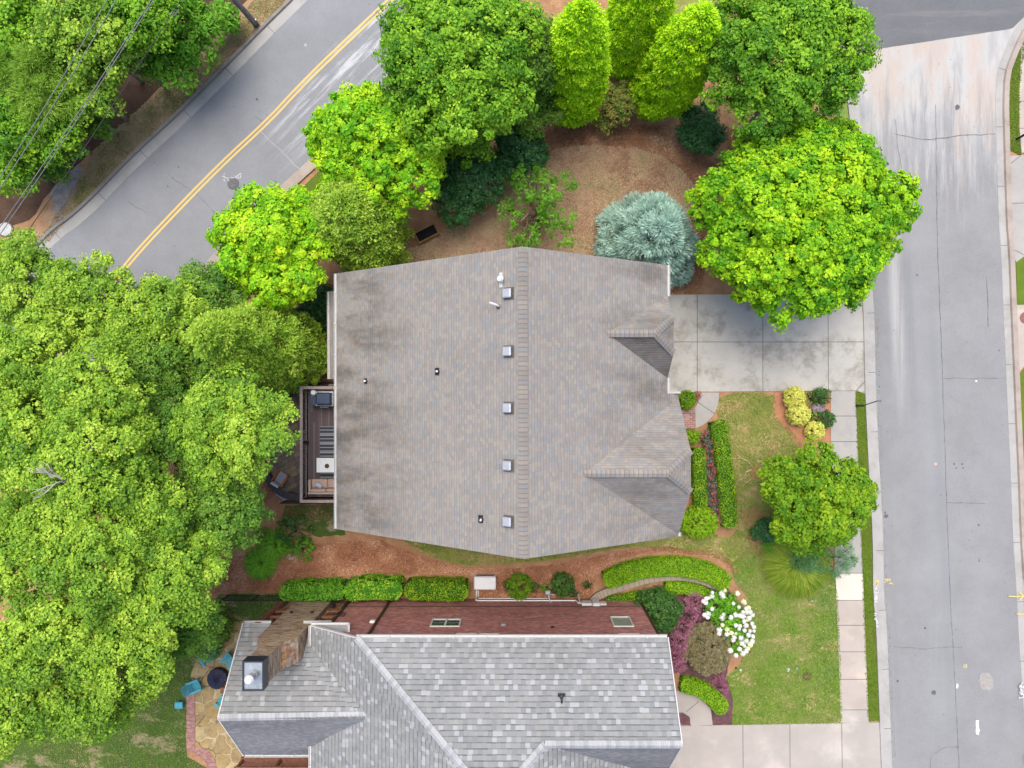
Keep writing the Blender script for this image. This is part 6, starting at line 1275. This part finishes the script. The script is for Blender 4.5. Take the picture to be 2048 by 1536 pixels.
# rose bed
for i in range(11):
    y = 872 + i * 16.5; x = 1411 + i * 1.9 + 3 * math.sin(i * 2.1); seed = 300 + i
    place = 'topmost' if i == 0 else 'lowest' if i == 10 else ['second', 'third', 'fourth', 'fifth', 'sixth', 'seventh', 'eighth', 'ninth', 'tenth'][i - 1]
    c = W(x, y, .4); t = tree(f'{place} red flowering rose bush in the row between the front hedges', [(c.x, c.y, .4, .33, .3, .32)], (c.x, c.y), leafmat('leaf_rose', [(.05, .07, .06), (.1, .14, .1), (.17, .16, .12), (.24, .12, .09)], .2), BKd, name='rose_bush', cat='shrub', seed=seed, cr=.17, per=14, leaf=.1, limbs=3, fork=.3, trunk_r=.02, dens=1.1, group='rose bushes between the front hedges')
    rs = np.random.RandomState(seed); k = 26; ctr = rs.randn(4, 3) * np.array([.2, .2, .03]) + np.array([c.x, c.y, .74]); P0 = np.repeat(ctr, k, 0) + rs.randn(4 * k, 3) * .04; QQ = leaf_quads(P0, nrm(rs.randn(4 * k, 3) + np.array([0, 0, 1])), rs.randn(4 * k, 3), np.full(4 * k, .07), np.full(4 * k, .06))
    for j in range(4): quads_obj('bloom', QQ[j * k:(j + 1) * k], LM('red'), rs.rand(k), t)
# surface roots
rs = np.random.RandomState(90)
for i, pts in enumerate(([(1502, 931), (1495, 922), (1481, 915), (1472, 917), (1459, 916)], [(1481, 915), (1476, 911), (1473, 908)], [(1503, 939), (1493, 943), (1487, 956), (1476, 961), (1473, 968), (1468, 978)], [(1503, 958), (1495, 963), (1491, 967)])):
    o = MB().tube([W(x, y, .02) for x, y in pts], [.05 - .008 * k for k in range(len(pts))], 6).build('tree_root', plain('pale_root', (.5, .38, .24), .9), smooth=True)
    tag(o, ['long pale surface root crossing the lawn left of the front tree, upper one', 'short pale side root forking off the upper surface root', 'crooked pale surface root running down the lawn, lower one', 'faint short root nearest the front tree'][i], 'tree root', 'pale roots on the front lawn')
# ================================================================== ground cover (nobody could count it)
def scatter(name, label, poly, n, L, wd, leaf, seed, zmax=.07, tilt=.7, field=None, kx=1.0):
    rs = np.random.RandomState(seed); P = np.array(poly); lo, hi = P.min(0), P.max(0); Q = lo + rs.rand(int(n * 2.2), 2) * (hi - lo); Q = Q[in_poly(Q, poly)][:n]; n = len(Q)
    N0 = nrm(np.stack([rs.randn(n) * tilt, rs.randn(n) * tilt, np.ones(n)], 1)); T = rs.randn(n, 3); Lq = L * (.6 + .8 * rs.rand(n)); PP = np.concatenate([Q, (.028 + zmax * rs.rand(n))[:, None]], 1)
    tt = np.clip(rs.rand(n) * .6 + (vnoise(Q, .9, seed) * .6 + vnoise(Q, .3, seed + 1) * .3 - .2) * kx, 0, 1)
    o = quads_obj(name, leaf_quads(PP, N0, T, Lq, np.full(n, wd) * (.7 + .6 * rs.rand(n))), LM(leaf), tt); tag(o, label, 'ground cover', None, 'stuff')
LF['lawn'] = [(0.119, 0.194, 0.022), (0.194, 0.267, 0.045), (0.267, 0.283, 0.075), (0.416, 0.312, 0.149)]; LF['lawn2'] = [(0.091, 0.195, 0.016), (0.143, 0.260, 0.026), (0.208, 0.286, 0.052), (0.390, 0.312, 0.156)]; LF['straw'] = [(0.273, 0.155, 0.086), (0.467, 0.310, 0.194), (0.699, 0.524, 0.350), (0.350, 0.350, 0.155)]
LF['needle'] = [(0.110, 0.049, 0.027), (0.241, 0.105, 0.056), (0.416, 0.198, 0.110), (0.834, 0.593, 0.395)]; LF['strip'] = [(.07, .14, .008), (.1, .18, .01), (.14, .2, .02), (.18, .2, .04)]; LF['vg'] = [(0.150, 0.187, 0.056), (0.299, 0.243, 0.092), (0.523, 0.373, 0.207), (0.299, 0.150, 0.074)]
scatter('lawn_grass', 'patchy green and tan grass of the front lawn', lawn_p, 60000, .11, .03, 'lawn', 401); scatter('lawn_grass', 'green grass with tan patches of the neighbouring front lawn', lawn2_p, 42000, .1, .03, 'lawn2', 402)
scatter('dead_grass', 'dry tan dead grass of the upper garden', straw_p, 60000, .16, .03, 'straw', 403, .05); scatter('pine_straw', 'orange brown pine straw between the two houses', soil_p, 36000, .13, .02, 'needle', 404, .03)
bed = P2([(1060, 250), (1420, 250), (1500, 260), (1440, 360), (1400, 600), (1340, 590), (1200, 560), (1060, 330)]); scatter('pine_straw', 'red brown pine straw round the dry lawn', bed, 60000, .13, .02, 'needle', 405, .012)
scatter('pine_straw', 'red brown pine straw left of the house', P2([(480, 1040), (700, 1040), (700, 560), (600, 560), (560, 780), (480, 1040)]), 24000, .13, .02, 'needle', 406, .012)
scatter('verge_grass', 'thin brown green grass of the bank beside the diagonal road', vg_p, 40000, .12, .03, 'vg', 407); scatter('rear_grass', 'mown green grass with tan patches behind the grey roofed house', rear_p, 40000, .1, .03, 'lawn2', 408)

strip_p = rough_poly(P2([(x - 1, y) for y, x in kx] + [(1735, 1441), (1730, 1340), (1724, 1180), (1716, 980), (1709, 785)]), .05, .15, 31)
scatter('strip_grass', 'bright green grass of the narrow strip beside the kerb', strip_p, 14000, .1, .028, 'strip', 409, .05)
strip_q = rough_poly(P2([(2073, 30), (2048, 60), (2036, 100), (2016, 150), (2014, 205), (2016, 260), (2018, 300), (2041, 311), (2037, 255), (2038, 190), (2042, 130), (2062, 75)]), .05, .15, 32)
scatter('strip_grass', 'bright green grass of the strip on the far side of the street', strip_q, 8000, .1, .028, 'strip', 410, .05)
LF['litter'] = [(.12, .07, .04), (.3, .2, .12), (.5, .38, .24), (.55, .5, .3)]
for nm, lb_, pl, n_, sd in (('leaf_litter', 'scattered pale leaves and chips on the soil between the houses', soil_p, 700, 411), ('leaf_litter', 'scattered pale leaves on the pine straw round the dry lawn', bed, 900, 412), ('leaf_litter', 'few fallen leaves on the front lawn', lawn_p, 260, 413), ('leaf_litter', 'few fallen leaves on the neighbouring front lawn', lawn2_p, 200, 414), ('leaf_litter', 'litter on the bank beside the diagonal road', vg_p, 500, 415)):
    scatter(nm, lb_, pl, n_, .12, .06, 'litter', sd, .03, .3)
gut = rough_poly(P2([(1748, 610), (1757, 610), (1765, 900), (1776, 1200), (1792, 1530), (1783, 1530), (1768, 1200), (1756, 900)]), .02, .4, 33)
LF['grit'] = [(.05, .045, .04), (.12, .1, .08), (.25, .2, .14), (.1, .12, .05)]
scatter('gutter_grit', 'dark grit and bits along the street edge by the kerb', gut, 1500, .05, .03, 'grit', 416, .004, .15)
